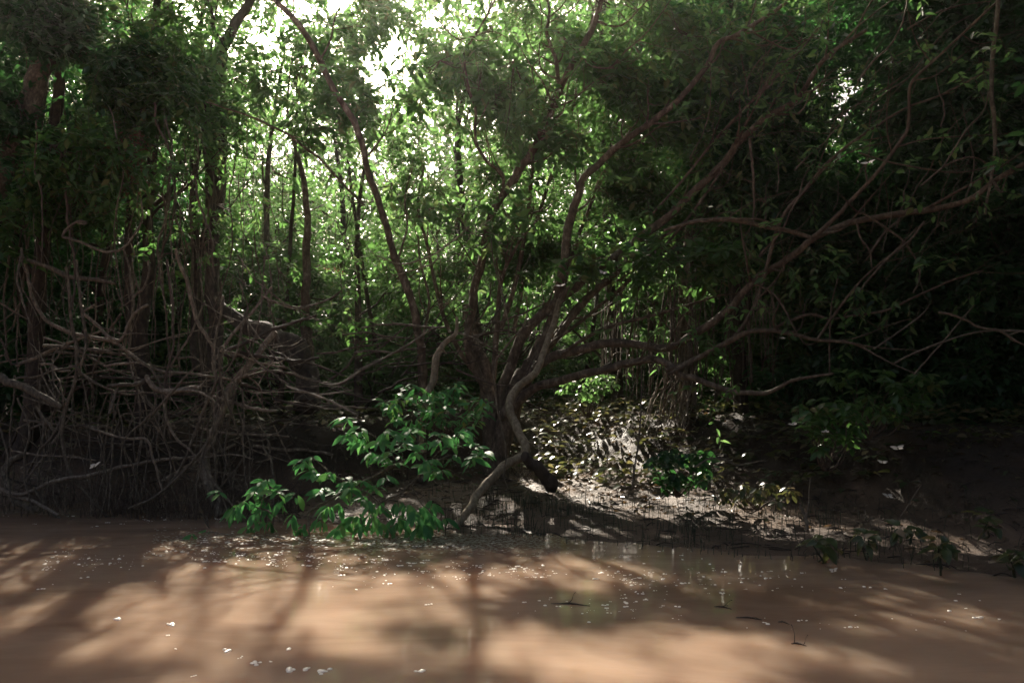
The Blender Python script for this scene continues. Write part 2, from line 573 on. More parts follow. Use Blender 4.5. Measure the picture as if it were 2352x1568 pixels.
# ------------------------------------------------------------------ foliage sprays
def sprays(leaf_acc, twig_acc, c, size=0.35, nleaf=12, L=0.085, W=0.038, outward=None, droop=0.35, prof=LEAF6, twigs=True, sky=1.0, lightk=1.0, twig_r=0.0035, spread=1.0):
    """small leafy twigs, one at each point of c"""
    c = np.asarray(c, float)
    if len(c) == 0:
        return
    c = c[keep_mask(c, sky, lightk)]
    n = len(c)
    if n == 0:
        return
    d = rnd_dirs(n)
    if outward is not None:
        o = c - np.asarray(outward)
        o /= np.linalg.norm(o, axis=1)[:, None] + 1e-9
        d = d + 0.8 * o
    d[:, 2] -= droop
    d /= np.linalg.norm(d, axis=1)[:, None] + 1e-9
    ln = size * (0.6 + 0.8 * rng.random(n))
    t = (np.arange(nleaf) + 0.5) / nleaf
    t = t[None, :] + rng.normal(0, 0.04, (n, nleaf))
    sag = np.zeros((n, nleaf, 3))
    sag[:, :, 2] = -0.25 * (t ** 2) * ln[:, None]
    pos = c[:, None] + d[:, None] * (t * ln[:, None])[:, :, None] + sag
    side = np.cross(d, np.array([0.1, 0.05, 1.0]))
    side /= np.linalg.norm(side, axis=1)[:, None] + 1e-9
    sg = np.where(np.arange(nleaf) % 2 == 0, 1.0, -1.0)[None, :, None]
    ld = d[:, None] * 0.55 + side[:, None] * sg * 0.8 * spread + rng.normal(0, 0.33, (n, nleaf, 3))
    ld[:, :, 2] -= 0.25
    nr = rng.normal(0, 0.45, (n, nleaf, 3)) + np.array([0, 0, 1.0]) 
    LL = L * (0.6 + 0.7 * rng.random((n, nleaf)))
    leaves(leaf_acc, pos.reshape(-1, 3), ld.reshape(-1, 3), nr.reshape(-1, 3), LL.ravel(), (LL * W / L).ravel(), prof)
    if twigs and twig_acc is not None:
        ts = np.array([0, .35, .7, 1.0])
        cc = c[:, None] + d[:, None] * (ts[None] * ln[:, None])[:, :, None]
        cc[:, :, 2] -= 0.25 * ts ** 2 * ln[:, None]
        a = side
        b = np.cross(d, a)
        rad = twig_r * np.array([1, .8, .6, .3])
        rings = []
        for k in range(3):
            th = k * 2.0944
            rings.append(cc + (math.cos(th) * a + math.sin(th) * b)[:, None] * rad[None, :, None])
        v = np.stack(rings, 2)               # n,4,3(sides),3
        f = []
        for q in range(3):
            for k in range(3):
                f.append([q * 3 + k, q * 3 + (k + 1) % 3, (q + 1) * 3 + (k + 1) % 3, (q + 1) * 3 + k])
        f = np.array(f)
        twig_acc.add(v.reshape(-1, 3), (f[None] + (np.arange(n) * 12)[:, None, None]).reshape(-1, 4))


def blob_points(cen, rad, n, lump=0.55):
    """points filling a lumpy ellipsoid, thinned by a coarse 3-D pattern so that gaps stay open"""
    q = rng.normal(0, 1, (n * 2, 3))
    q /= np.linalg.norm(q, axis=1)[:, None]
    q *= (rng.random((n * 2, 1)) ** 0.45)
    p = np.asarray(cen) + q * np.asarray(rad)
    ph = rng.random(3) * 6
    w = np.sin(p[:, 0] * 3.3 + ph[0] + 1.2 * np.sin(p[:, 2] * 2.1)) + np.sin(p[:, 1] * 2.9 + ph[1]) + np.sin(p[:, 2] * 3.9 + ph[2] + np.sin(p[:, 0] * 2.7))
    p = p[w > min(-lump, float(np.quantile(w, .6)))]
    return p[:n]


def branch_to(acc, a, b, r0, r1=0.006, sag=0.15, sides=5):
    a = np.asarray(a, float)
    b = np.asarray(b, float)
    L = np.linalg.norm(b - a)
    m1 = a + (b - a) * .35 + rng.normal(0, .06, 3) * L + np.array([0, 0, -sag * L * .5])
    m2 = a + (b - a) * .7 + rng.normal(0, .05, 3) * L + np.array([0, 0, sag * L * .25])
    return tube(acc, [a, m1, m2, b], [r0, r0 * .7, r0 * .4, r1], 4, sides)


def forest_tree(name, label, x, y, h, r, blobs, mat, bark, nsp, L=0.11, W=0.05, size=0.45, nleaf=12, lean=(0, 0), group=None, low=0.35, lump=0.55, sky=1.0, lightk=1.0, rad=None, twigs=False, nbr=9):
    """a tree standing at x, y: tapered trunk, boughs and a crown of many leafy twigs"""
    z0 = float(ground_z(x, y)) - 0.15
    base = np.array([x, y, z0])
    root = thing(name, label, 'tree', base, group)
    top = base + np.array([lean[0] + rng.normal(0, .1), lean[1], h * 0.93])
    bend = rng.normal(0, .05 * h, 3)
    pts = [base, base + (top - base) * .3 + bend * [1, 1, 0] * .5, base + (top - base) * .65 + bend * [1, 1, 0] * .8, top]
    acc = Acc()
    tr = r
    tc, tr_ = tube(acc, pts, [tr * .95, tr * .62, tr * .42, tr * .1], 8, 9, .2, .06)
    lv = Acc()
    tw = Acc()
    if blobs is None:
        blobs = []
        cr = rad or h * 0.22
        for k in range(8):
            t = low + (1.0 - low) * (k + rng.random()) / 8
            a = rng.random() * 6.28
            c = base + (top - base) * t + np.array([math.cos(a), math.sin(a), 0]) * cr * .55 * (1.1 - .4 * t)
            blobs.append((c, (cr * .75, cr * .75, cr * .55)))
    vol = np.array([np.prod(bb[1]) for bb in blobs])
    for (c, rd), vv in zip(blobs, vol / vol.sum()):
        k = max(8, int(nsp * vv))
        p = blob_points(c, rd, k, lump)
        p = p[p[:, 2] > ground_z(p[:, 0], p[:, 1]) + .15]
        sprays(lv, tw, p, size, nleaf, L, W, c, sky=sky, lightk=lightk, twigs=twigs)
        j = int(np.argmin(np.linalg.norm(tc - (np.asarray(c) - [0, 0, rd[2] * 1.1]), axis=1)))
        rb = max(0.012, tr_[j] * .45)
        bc, br = branch_to(acc, tc[j], c, rb, .012)
        for q in range(3):
            e = np.asarray(c) + rnd_dirs(1)[0] * np.asarray(rd) * .85
            branch_to(acc, bc[len(bc) // 2], e, rb * .5, .004, sides=4)
    acc.build('trunk', bark, root, loc=base)
    lv.build('crown', mat, root, smooth=False, loc=base)
    if tw.n:
        tag(tw.build('twigs', M['twig'], root, loc=base), kind='stuff')
    return root


# ------------------------------------------------------------------ the tree in the middle, its limbs traced one by one
def V(pts, Y0, Y1=None):
    """picture places -> world points, the depth running from Y0 to Y1 along the stem"""
    Y1 = Y0 if Y1 is None else Y1
    p = np.array(pts, float)
    s = np.r_[0, np.cumsum(np.linalg.norm(np.diff(p, axis=0), axis=1))]
    s /= s[-1]
    return np.array([P(a, b, Y0 + (Y1 - Y0) * t) for (a, b), t in zip(pts, s)])


def side_shoots(acc, tips, pts, rr, n, length, r0=None, lift=0.25, t0=0.2):
    """thin branches leaving a limb; their ends are kept for leaves"""
    m = len(pts)
    for _ in range(n):
        k = int(rng.uniform(t0, 1) * (m - 1))
        a = pts[k]
        tg = pts[min(k + 1, m - 1)] - pts[max(k - 1, 0)]
        tg /= np.linalg.norm(tg) + 1e-9
        d = tg * .8 + rng.normal(0, .6, 3)
        d[2] += lift
        d /= np.linalg.norm(d)
        L = length * (.5 + rng.random())
        b_ = a + d * L
        rb = min(rr[k] * .55, r0 or 0.02)
        bc, br = branch_to(acc, a, b_, rb, .003, .1, 5)
        tips.append(b_)
        tips.append(bc[len(bc) * 2 // 3])
        if L > .5:
            for _q in range(2):
                c_ = bc[len(bc) // 2] + rnd_dirs(1, .3)[0] * L * .5
                branch_to(acc, bc[len(bc) // 2], c_, rb * .5, .002, .1, 4)
                tips.append(c_)


def limb_tree(name, label, base, trunk, limbs, mat, bark, leafn, L, W, size, nleaf, shoots=6, shoot_len=.95, cat='tree', extra=None, leaf_from=0.3, sky=1.0, spread=.28):
    root = thing(name, label, cat, base)
    acc = Acc()
    for p, r in trunk:
        tube(acc, p, r, 6, 10, .1, .07)
    acc.build('trunk', bark, root, loc=base)
    tips = []
    for p, r, ns in limbs:
        acc = Acc()
        c, rr = tube(acc, p, np.array(r) * .80, 5, 9, .16, .045)
        side_shoots(acc, tips, c, rr, int(ns * 1.5), shoot_len)
        acc.build('limb', bark, root, loc=base)
    tips = np.array(tips)
    lv, tw = Acc(), Acc()
    if leafn:
        c = tips[rng.integers(0, len(tips), leafn)] + rng.normal(0, spread, (leafn, 3))
        if extra is not None:
            c = np.vstack([c, extra])
        sprays(lv, tw, c, size, nleaf, L, W, sky=sky)
        lv.build('crown', mat, root, smooth=False, loc=base)
        tag(tw.build('twigs', M['twig'], root, loc=base), kind='stuff')
    return root


def px(w, Y):
    return w / F * Y * .5        # half of a width in picture pixels at that depth


base = P(1140, 960, 12.0)
base[2] = ground_z(base[0], base[1]) - .1
b0 = base + [0, 0, .1]
T = [
    (np.vstack([b0, V([(1180, 905), (1215, 850), (1250, 770)], 12, 11.8)]), [.17, .13, .10]),
    (np.vstack([b0 + [-.05, .1, 0], V([(1120, 880), (1090, 800), (1075, 700)], 12.1, 12.2)]), [.15, .12, .09]),
]
LB = [
    (V([(1150, 940), (1166, 851), (1207, 761), (1281, 691), (1350, 630), (1450, 560), (1560, 470), (1652, 386), (1701, 324), (1755, 271), (1828, 230), (1894, 135), (1990, 70)], 12, 10.4), [.10, .085, .06, .03], 8),
    (V([(1180, 930), (1240, 810), (1275, 715), (1292, 620), (1309, 505), (1326, 459), (1342, 406), (1375, 377), (1432, 324), (1494, 283), (1560, 228), (1623, 152), (1648, 103), (1689, 82), (1763, 37), (1830, -20)], 11.9, 10.6), [.10, .082, .06, .045, .03], 10),
    (V([(1150, 960), (1227, 892), (1309, 868), (1391, 847), (1453, 831), (1514, 827), (1566, 860), (1607, 872), (1669, 896), (1710, 901), (1767, 901), (1812, 876), (1880, 862), (1915, 858)], 11.9, 8.8), [.085, .07, .06, .045, .028, .014], 3),
    (V([(1170, 930), (1240, 839), (1289, 814), (1350, 798), (1432, 790), (1535, 798), (1607, 757), (1677, 708), (1722, 654), (1808, 597), (1860, 552), (1935, 517), (2017, 500), (2140, 480), (2222, 459), (2300, 405), (2380, 360)], 11.9, 8.4), [.09, .08, .065, .055, .05, .042, .03], 5),
    (V([(1525, 529), (1599, 509), (1677, 505), (1738, 517), (1812, 529), (1865, 546)], 9.6, 9.5), [.022, .034, .036, .03], 2),
    (V([(1865, 546), (1927, 492), (1956, 459), (2017, 394), (2066, 328), (2087, 283), (2091, 197), (2140, 144), (2255, 37), (2330, -30)], 9.4, 8.8), [.034, .026, .022, .015], 5),
    (V([(1535, 860), (1640, 800), (1697, 761), (1747, 663), (1792, 509), (1845, 439), (1894, 381), (1956, 328), (2017, 287), (2087, 246), (2165, 217), (2290, 150)], 10, 9.6), [.026, .03, .028, .02, .012], 6),
    (V([(1530, 850), (1566, 839), (1648, 798), (1710, 765), (1755, 759), (1812, 765), (1874, 780), (1956, 788), (2017, 818), (2060, 840), (2110, 860)], 10.2, 8.6), [.04, .04, .034, .025, .012, .006], 3),
    (V([(1956, 788), (2017, 798), (2107, 804)], 9, 8.8), [.014, .01, .006], 1),
    (V([(1760, 765), (1812, 736), (1865, 722), (1906, 732), (1968, 724), (2038, 712), (2091, 687), (2181, 646), (2260, 620)], 9.8, 8.8), [.022, .022, .018, .008], 2),
    (V([(1878, 777), (1927, 708), (1976, 646), (2030, 597), (2058, 574), (2107, 521)], 9.2, 8.8), [.018, .016, .01, .006], 2),
    (V([(1289, 814), (1350, 773), (1408, 749), (1514, 720), (1599, 695), (1648, 679), (1701, 671), (1760, 640)], 11.4, 10.8), [.035, .028, .02, .01], 3),
    (V([(1730, 650), (1770, 670), (1800, 705), (1825, 755), (1850, 790), (1880, 785)], 9.5, 9.3), [.014, .016, .012, .007], 1),
    (V([(1906, 860), (1905, 800), (1910, 700), (1925, 640)], 9.2, 9.3), [.012, .012, .01, .007], 1),
    (V([(1120, 900), (1075, 800), (1088, 690), (1104, 600), (1133, 488), (1166, 435), (1190, 394), (1223, 349), (1248, 295), (1272, 238), (1301, 176), (1330, 123), (1362, 62), (1380, 0), (1395, -60)], 12, 11), [.085, .075, .07, .068, .06, .04], 12),
    (V([(1276, 240), (1283, 200), (1279, 150), (1268, 110), (1256, 74), (1262, 20), (1240, -40)], 11.3, 11.3), [.042, .036, .03, .02], 5),
    (V([(1281, 74), (1326, 119), (1334, 131), (1358, 152), (1400, 156), (1432, 123), (1490, 70), (1540, 0)], 11.3, 10.9), [.02, .022, .018, .010], 5),
    (V([(1090, 640), (1125, 520), (1157, 414), (1116, 369), (1092, 320), (1092, 254), (1075, 197), (1067, 123), (1092, 82), (1137, 0), (1150, -40)], 11.5, 11.2), [.03, .03, .026, .02, .014], 8),
    (V([(997, 37), (1047, 88), (1090, 84), (1129, 72), (1170, 90)], 11.2, 11.2), [.010, .015, .013, .008], 4),
    (V([(1150, 760), (1190, 620), (1211, 492), (1227, 369), (1248, 254), (1268, 180)], 12.6, 12.9), [.05, .045, .035, .02], 6),
    (V([(1180, 760), (1205, 620), (1231, 513), (1264, 410), (1301, 328), (1320, 230), (1330, 150)], 13, 13.2), [.045, .04, .032, .018], 6),
    (V([(1220, 850), (1270, 740), (1310, 600), (1350, 488), (1391, 390), (1408, 312), (1440, 220)], 12.5, 12.6), [.05, .04, .03, .014], 6),
    (V([(1110, 880), (1050, 800), (1010, 700), (980, 560), (960, 470), (975, 380)], 12.4, 12.8), [.05, .04, .03, .015], 6),
    (V([(1130, 880), (1140, 760), (1150, 650), (1190, 560), (1240, 500)], 12.1, 11.8), [.06, .05, .03, .014], 5),
    (V([(1180, 900), (1250, 800), (1340, 690), (1440, 600), (1530, 540), (1600, 500)], 12.3, 12.0), [.06, .05, .035, .014], 5),
    (V([(1200, 880), (1290, 760), (1400, 640), (1500, 585), (1640, 555)], 12.0, 11.6), [.07, .055, .04, .016], 5),
    (V([(1250, 800), (1330, 740), (1450, 640), (1530, 560), (1610, 460), (1680, 350), (1720, 250), (1700, 120)], 11.8, 11.4), [.035, .03, .022, .01], 6),
    (V([(1500, 490), (1580, 400), (1660, 300), (1760, 200), (1860, 90), (1920, 0)], 11, 10.8), [.02, .022, .018, .010], 6),
]
ex = [blob_points(P(1250, 300, 12.2), (2.4, 1.3, 1.7), 420), blob_points(P(1050, 60, 12.4), (1.5, 1.2, .9), 200), blob_points(P(1150, 500, 13), (1.6, 1, 1.2), 300),
      blob_points(P(1500, 60, 12.0), (1.8, 1.2, 1.0), 240), blob_points(P(1450, 620, 12.3), (1.2, .8, .6), 110)]
limb_tree('spreading_tree', 'many stemmed reddish tree in the middle, limbs fanning out to the right', base, T, LB, M['leaf_sun'], M['bark_red'], 560, .118, .056, .38, 9, extra=np.vstack(ex))

# the tall stem leaning to the left
base = P(969, 900, 12.0)
base[2] = ground_z(base[0], base[1]) - .1
limb_tree('leaning_tree', 'slim reddish tree with one long stem leaning to the upper left', base,
          [(np.vstack([base, V([(969, 851), (961, 769), (948, 700), (911, 605), (895, 545), (870, 463), (846, 394), (821, 295), (776, 221), (735, 139), (690, 60), (632, 0), (600, -40)], 11.7, 10.6)]), [.075, .06, .052, .046, .044, .042, .032])],
          [(V([(846, 357), (870, 325), (887, 300), (905, 240)], 11, 11.2), [.02, .016, .01], 4),
           (V([(735, 139), (760, 90), (770, 40), (800, -20)], 10.8, 11), [.02, .016, .01], 4),
           (V([(911, 605), (935, 520), (930, 450), (950, 380)], 11.4, 11.8), [.022, .016, .01], 5),
           (V([(969, 790), (985, 690), (965, 600), (960, 540)], 11.8, 12.2), [.03, .024, .014], 5)],
          M['leaf_sun'], M['bark_red'], 260, .12, .056, .38, 9, extra=np.vstack([blob_points(P(800, 480, 12.4), (1.5, .9, 1.3), 330), blob_points(P(640, 300, 12.2), (1.3, .9, 1.2), 220)]))


def stem_thing(name, label, cat, stems, bark, group=None, part='branch', sides=8, wob=.16, leafn=0, mat=None, L=.09, W=.04, shoots=0, slen=.3):
    base = np.array(stems[0][0][0], float)
    if len(stems) == 1 and not leafn:
        acc = Acc()
        c, rr = tube(acc, stems[0][0], stems[0][1], 6, sides, wob, .09)
        if shoots:
            side_shoots(acc, [], c, rr, shoots, slen, .008)
        return tag(acc.build(name, bark, loc=base), label, cat, group)
    root = thing(name, label, cat, base, group)
    tips = []
    for k, (p, r, *own) in enumerate(stems):
        acc = Acc()
        c, rr = tube(acc, p, r, 5, sides, wob, .045)
        if shoots:
            side_shoots(acc, tips, c, rr, shoots, slen, .01)
        else:
            tips.append(c[-1])
        acc.build(('trunk' if cat == 'tree' else 'main_stem') if k == 0 else part, own[0] if own else bark, root, loc=base)
    if leafn:
        tips = np.array(tips)
        c = tips[rng.integers(0, len(tips), leafn)] + rng.normal(0, .1, (leafn, 3))
        lv, tw = Acc(), Acc()
        sprays(lv, tw, c, .25, 8, L, W)
        lv.build('leaves', mat, root, smooth=False, loc=base)
    return root


stem_thing('crooked_tree', 'pale crooked trunk rising out of the water line, bent like a knee', 'tree',
           [(V([(1040, 1216), (1056, 1196), (1084, 1159), (1105, 1126), (1135, 1092), (1170, 1062), (1200, 1046), (1207, 1030), (1196, 1000), (1178, 960), (1170, 921), (1190, 888), (1219, 866), (1238, 843), (1252, 800), (1268, 750), (1285, 690)], 8.9, 11.5), [.032, .048, .052, .055, .056, .054, .05, .045, .04]),
            (V([(1204, 1048), (1225, 1066), (1245, 1085), (1262, 1104), (1268, 1122)], 9.5, 9.9), [.055, .075, .085, .08], M['bark_dark'])], M['bark_pale'], part='dark_root', wob=.12, sides=10)
stem_thing('pale_tree', 'short pale stem standing behind the leafy green branch', 'tree',
           [(V([(971, 1040), (971, 1013), (973, 958), (981, 913), (998, 864), (1002, 818), (1025, 785), (1047, 765), (1049, 728)], 10.2, 10.8), [.04, .042, .045, .05, .045, .03, .018]),
            (V([(1003, 812), (1012, 800), (1025, 812)], 10.6), [.02, .018, .01])], M['bark_pale'], wob=.12)
stem_thing('bleached_branch', 'bleached forked dead branch catching the light above the pale stem', 'branch',
           [(V([(866, 587), (920, 607), (981, 591), (1006, 578), (1039, 554), (1080, 520)], 10.2, 10.6), [.008, .011, .013, .012, .008]),
            (V([(900, 632), (924, 628), (981, 611), (1004, 595), (1006, 578)], 10.1, 10.3), [.006, .009, .010, .010])], M['dead'], shoots=3, slen=.35)
stem_thing('slanting_branch', 'long thin branch slanting down to the right under the sky opening', 'branch',
           [(V([(472, 234), (520, 250), (574, 267), (620, 288), (664, 312), (700, 340), (738, 369), (800, 435), (835, 470)], 10.3, 11), [.008, .014, .018, .018, .014])], M['bark_red'], shoots=6, slen=.5)
stem_thing('dead_tree', 'grey leaning trunk with a broken top among the tangled vines', 'tree',
           [(V([(508, 1184), (490, 1140), (472, 1089), (470, 1044), (484, 1011), (505, 958), (521, 909), (546, 868), (587, 819), (632, 761)], 9.9, 10.6), [.075, .065, .055, .055, .045, .038]),
            (V([(470, 1044), (495, 1000), (490, 920), (497, 860)], 10, 10.1), [.012, .015, .014, .01]),
            (V([(546, 868), (590, 850), (620, 830)], 10.3, 10.3), [.018, .014, .008])], M['dead'], wob=.1)
stem_thing('dead_tree', 'second grey trunk standing just right of the leaning one in the mud', 'tree',
           [(V([(512, 1120), (508, 1060), (505, 1000), (502, 940), (510, 860)], 10.4, 10.6), [.05, .045, .04, .03]),
            (V([(505, 1100), (535, 1115), (575, 1145)], 10.3, 10), [.035, .03, .02])], M['bark_dark'])
stem_thing('fallen_tree', 'thick dark fallen trunk with a torn root end left of the middle', 'tree',
           [(V([(705, 935), (702, 880), (690, 830), (668, 790), (620, 765), (560, 745), (500, 700)], 12.0, 12.6), [.20, .17, .17, .16, .12, .10]),
            (V([(690, 840), (655, 815), (640, 790), (632, 765)], 11.9, 11.6), [.08, .06, .03])], M['bark_dark'], sides=12)
stem_thing('slim_tree', 'brown straight trunk rising behind the torn fallen trunk', 'tree',
           [(V([(712, 900), (706, 800), (702, 690), (705, 560), (700, 430), (676, 330), (660, 250), (672, 120)], 13, 13.6), [.10, .08, .055, .03, .01])], M['bark_red'])
stem_thing('big_tree', 'big lichen spotted trunk leaning in at the upper left edge', 'tree',
           [(V([(-120, 640), (-40, 480), (10, 395), (50, 300), (90, 190), (125, 90), (160, 0), (190, -80)], 10.9, 11.3), [.20, .17, .15, .14, .12])], M['vine'], sides=12)
stem_thing('forked_tree', 'dark forked trunk against the sky opening in the upper left', 'tree',
           [(V([(470, 620), (490, 480), (500, 300), (506, 180), (512, 110), (540, 62), (575, 0), (600, -60)], 13.6, 13.2), [.15, .13, .11, .08, .06]),
            (V([(512, 120), (500, 90), (492, 60), (480, 0)], 13.3, 13.3), [.06, .05, .03])], M['bark_dark'])
for lab, a, Y, r in (('dark straight trunk behind the hanging vines, widest of the pair', [(495, 850), (492, 700), (488, 560), (482, 430), (470, 300)], 12.6, .13),
                     ('slimmer dark trunk left of the wide one behind the vines', [(305, 850), (302, 700), (292, 590), (300, 420)], 12.4, .10),
                     ('thin dark trunk between the vines and the fallen trunk', [(450, 850), (448, 720), (452, 600), (446, 470)], 12.9, .07),
                     ('dark trunk at the far left edge behind the driftwood', [(120, 940), (100, 800), (60, 690), (40, 560)], 12.0, .14),
                     ('tall dark trunk in the gloom on the right', [(2085, 820), (2075, 640), (2068, 500), (2050, 380), (2060, 200)], 13.5, .14),
                     ('dark curving trunk in the gloom near the right edge', [(2300, 980), (2270, 800), (2285, 600), (2240, 420), (2260, 200)], 12.8, .12),
                     ('slim trunk left of the root hung tree', [(1500, 860), (1492, 700), (1480, 600), (1470, 440)], 14.5, .07)):
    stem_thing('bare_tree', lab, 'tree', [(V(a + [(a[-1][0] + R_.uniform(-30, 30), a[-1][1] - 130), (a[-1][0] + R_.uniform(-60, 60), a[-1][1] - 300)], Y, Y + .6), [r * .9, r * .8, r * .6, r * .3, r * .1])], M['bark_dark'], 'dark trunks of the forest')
# trunk on the right with a skirt of aerial roots
base = P(1580, 1010, 12.6)
base[2] = ground_z(base[0], base[1]) - .1
root = thing('rooted_tree', 'brown trunk with a skirt of pale aerial roots on its left side', 'tree', base)
acc = Acc()
tube(acc, np.vstack([base, V([(1580, 1000), (1576, 900), (1574, 800), (1572, 700), (1578, 600), (1590, 440), (1600, 250), (1625, 90), (1640, -60)], 12.6, 13.6)]), [.15, .12, .10, .08, .05, .03], 7, 12, .08, .08)
acc.build('trunk', M['bark_red'], root, loc=base)
for k in range(34):
    acc = Acc()
    x0 = R_.uniform(1530, 1600)
    y0 = R_.uniform(700, 860)
    x1 = x0 + R_.uniform(-50, 10)
    tube(acc, V([(x0, y0), (x0 + R_.uniform(-14, 8), y0 + 60), (x1, R_.uniform(900, 960)), (x1 + R_.uniform(-25, 15), R_.uniform(965, 1005))], 12.5, R_.uniform(11.9, 12.4)), [.008, .010, .006], 4, 5, .5)
    acc.build('aerial_root', M['dead'], root, loc=base)

# ------------------------------------------------------------------ traced vines and branches of the left tangle
def z4(l):
    return [(.4102 * a, 597 + .4102 * b) for a, b in l]


def z1(l):
    return [(.4102 * a, .4102 * b) for a, b in l]


def z6(l):
    return [(1525 + .4102 * a, 597 + .4102 * b) for a, b in l]


def z5(l):
    return [(735 + .4102 * a, 597 + .4102 * b) for a, b in l]


def z3(l):
    return [(1525 + .4102 * a, .4102 * b) for a, b in l]


VN = [
    ('long low branch sweeping up from the left edge over the water', z4([(-120, 1230), (0, 1280), (60, 1306), (120, 1310), (200, 1285), (300, 1240), (450, 1212), (600, 1180), (750, 1145), (900, 1120), (1040, 1108), (1100, 1095)]), 9.7, .024),
    ('vine looping down from the pale stub to the low sweeping branch', z4([(1100, 1100), (1050, 1050), (1000, 1010), (950, 930), (925, 860), (925, 790), (960, 745), (1030, 730), (1120, 740), (1200, 790), (1240, 850)]), 9.6, .017),
    ('wavy vine falling from the canopy to the water, leftmost long one', z4([(370, 40), (385, 150), (400, 340), (425, 480), (430, 600), (415, 700), (370, 820), (350, 950), (365, 1100), (395, 1190), (430, 1240), (500, 1320), (570, 1400), (610, 1440)]), 9.8, .022),
    ('vine beside the leftmost long one, joining it half way down', z4([(430, 0), (440, 150), (460, 300), (480, 420), (475, 520), (440, 640)]), 9.9, .019),
    ('hooked branch with a bright broken tip left of the tangle', z4([(828, 250), (800, 265), (750, 305), (715, 370), (695, 420), (660, 455), (600, 420), (540, 360), (470, 300), (480, 280), (530, 250)]), 10.0, .022),
    ('gnarled pale bough crossing the top of the driftwood', z4([(600, 705), (700, 698), (780, 688), (830, 662), (900, 656), (960, 650)]), 9.7, .026),
    ('thick pale curved bough under the gnarled one', z4([(815, 650), (840, 690), (880, 725), (950, 732), (1040, 722), (1125, 710)]), 9.6, .034),
    ('thin vine rising to the right from the driftwood heart', z4([(700, 1000), (760, 940), (830, 880), (910, 800), (1000, 700), (1060, 630), (1135, 575)]), 9.5, .014),
    ('straight grey pole lying across the upper tangle', z4([(240, 480), (400, 490), (560, 510), (760, 545)]), 10.4, .026),
    ('thick dark pole slanting down from the left edge', z4([(-60, 620), (0, 655), (100, 700), (200, 745), (350, 825)]), 9.9, .05),
    ('arched branch reaching from the tangle towards the bank', z4([(1365, 658), (1420, 640), (1500, 622), (1580, 628), (1640, 640), (1720, 665), (1800, 684), (1900, 692), (1970, 650), (2040, 600), (2120, 560)]), 10.6, .018),
    ('hooked vine dangling in front of the leaning trunk', z4([(1228, 600), (1222, 520), (1238, 488), (1252, 500), (1230, 600), (1240, 700), (1270, 790), (1310, 900), (1332, 960), (1328, 992)]), 9.7, .014),
    ('long vine crossing down leftwards in front of the trunks', z4([(1250, 200), (1240, 290), (1200, 480), (1200, 600), (1205, 690), (1150, 820), (1080, 1000), (1000, 1180), (900, 1300), (750, 1390)]), 9.6, .018),
    ('slanting vine falling towards the leaning trunk from above', z4([(980, -60), (1000, 0), (1060, 180), (1100, 330), (1150, 420), (1190, 490), (1195, 620)]), 10.0, .024),
    ('long double curved liana running down right through the tangle', z4([(120, -40), (150, 60), (180, 200), (250, 330), (380, 400), (500, 430), (640, 460), (750, 545), (900, 620), (1100, 640), (1350, 680)]), 10.2, .024),
    ('zigzag root drooping into the water left of the trunks', z4([(500, 940), (600, 970), (710, 1003), (820, 1003), (850, 1090), (880, 1180), (900, 1260), (930, 1330)]), 9.5, .015),
    ('short bent root right of the zigzag one', z4([(830, 880), (870, 930), (900, 965), (950, 1080), (985, 1190)]), 9.7, .012),
    ('small curled root hanging behind the grey trunks', z4([(1440, 900), (1460, 940), (1492, 985), (1470, 1008), (1430, 1012), (1400, 1000)]), 10.5, .011),
    ('hook shaped vine end right of the grey trunks', z4([(1490, 990), (1510, 1040), (1508, 1090), (1480, 1125), (1430, 1133)]), 10.4, .015),
    ('thin vine hugging the lower leaning trunk', z4([(1220, 700), (1212, 800), (1190, 950), (1150, 1040), (1130, 1100), (1118, 1190), (1105, 1255)]), 9.5, .013),
    ('root running down right from the leaning trunk to the water', z4([(1120, 1090), (1150, 1160), (1190, 1230), (1240, 1300), (1300, 1370)]), 9.6, .020),
    ('pale root rising from the water at the lower left corner', z4([(230, 1395), (150, 1380), (80, 1330), (40, 1260), (25, 1190), (60, 1130), (150, 1080)]), 9.8, .05),
    ('pale stick leaning against the pile near the left edge', z4([(200, 818), (250, 890), (300, 958)]), 9.6, .018),
    ('short bleached stick standing up in the driftwood', z4([(612, 862), (630, 800), (660, 712)]), 9.6, .018),
    ('thin branch poking in at the left edge', z4([(-40, 215), (0, 238), (70, 285), (152, 332)]), 10, .012),
    ('curled bright vine like a hairpin in the upper left tangle', z1([(430, 1245), (475, 1255), (480, 1245), (440, 1238), (375, 1280), (352, 1320), (380, 1335), (460, 1358), (540, 1395), (600, 1412), (670, 1400), (720, 1360), (770, 1290), (800, 1210), (790, 1120)]), 9.8, .016),
    ('long straight pole slanting through the upper left tangle', z4([(150, 0), (260, 40), (380, 90), (520, 110), (650, 132)]), 10.2, .03),
    ('bare branch arching over the driftwood to the right', z4([(300, 620), (420, 600), (460, 640), (560, 700), (700, 752), (820, 740)]), 9.7, .016),
    ('slim root crossing behind the low sweeping branch', z4([(210, 1080), (290, 990), (340, 900), (360, 840)]), 9.8, .016),
    ('thin pole leaning left over the lower tangle', z4([(720, 1390), (860, 1330), (1000, 1210), (1090, 1110), (1180, 1000), (1240, 880), (1260, 760)]), 9.6, .016),
]
for lab, p, Y, r in VN:
    p = V(p, Y, Y + rng.uniform(-.15, .35))
    stem_thing('gnarled_vine' if r < .03 else 'gnarled_branch', lab, 'vine' if r < .03 else 'branch', [(p, [r * .8, r, r, r * .6])], M['vine'] if rng.random() < .7 else M['dead'], 'traced vines and branches of the tangle', shoots=2 if r > .012 else 0, slen=.4)

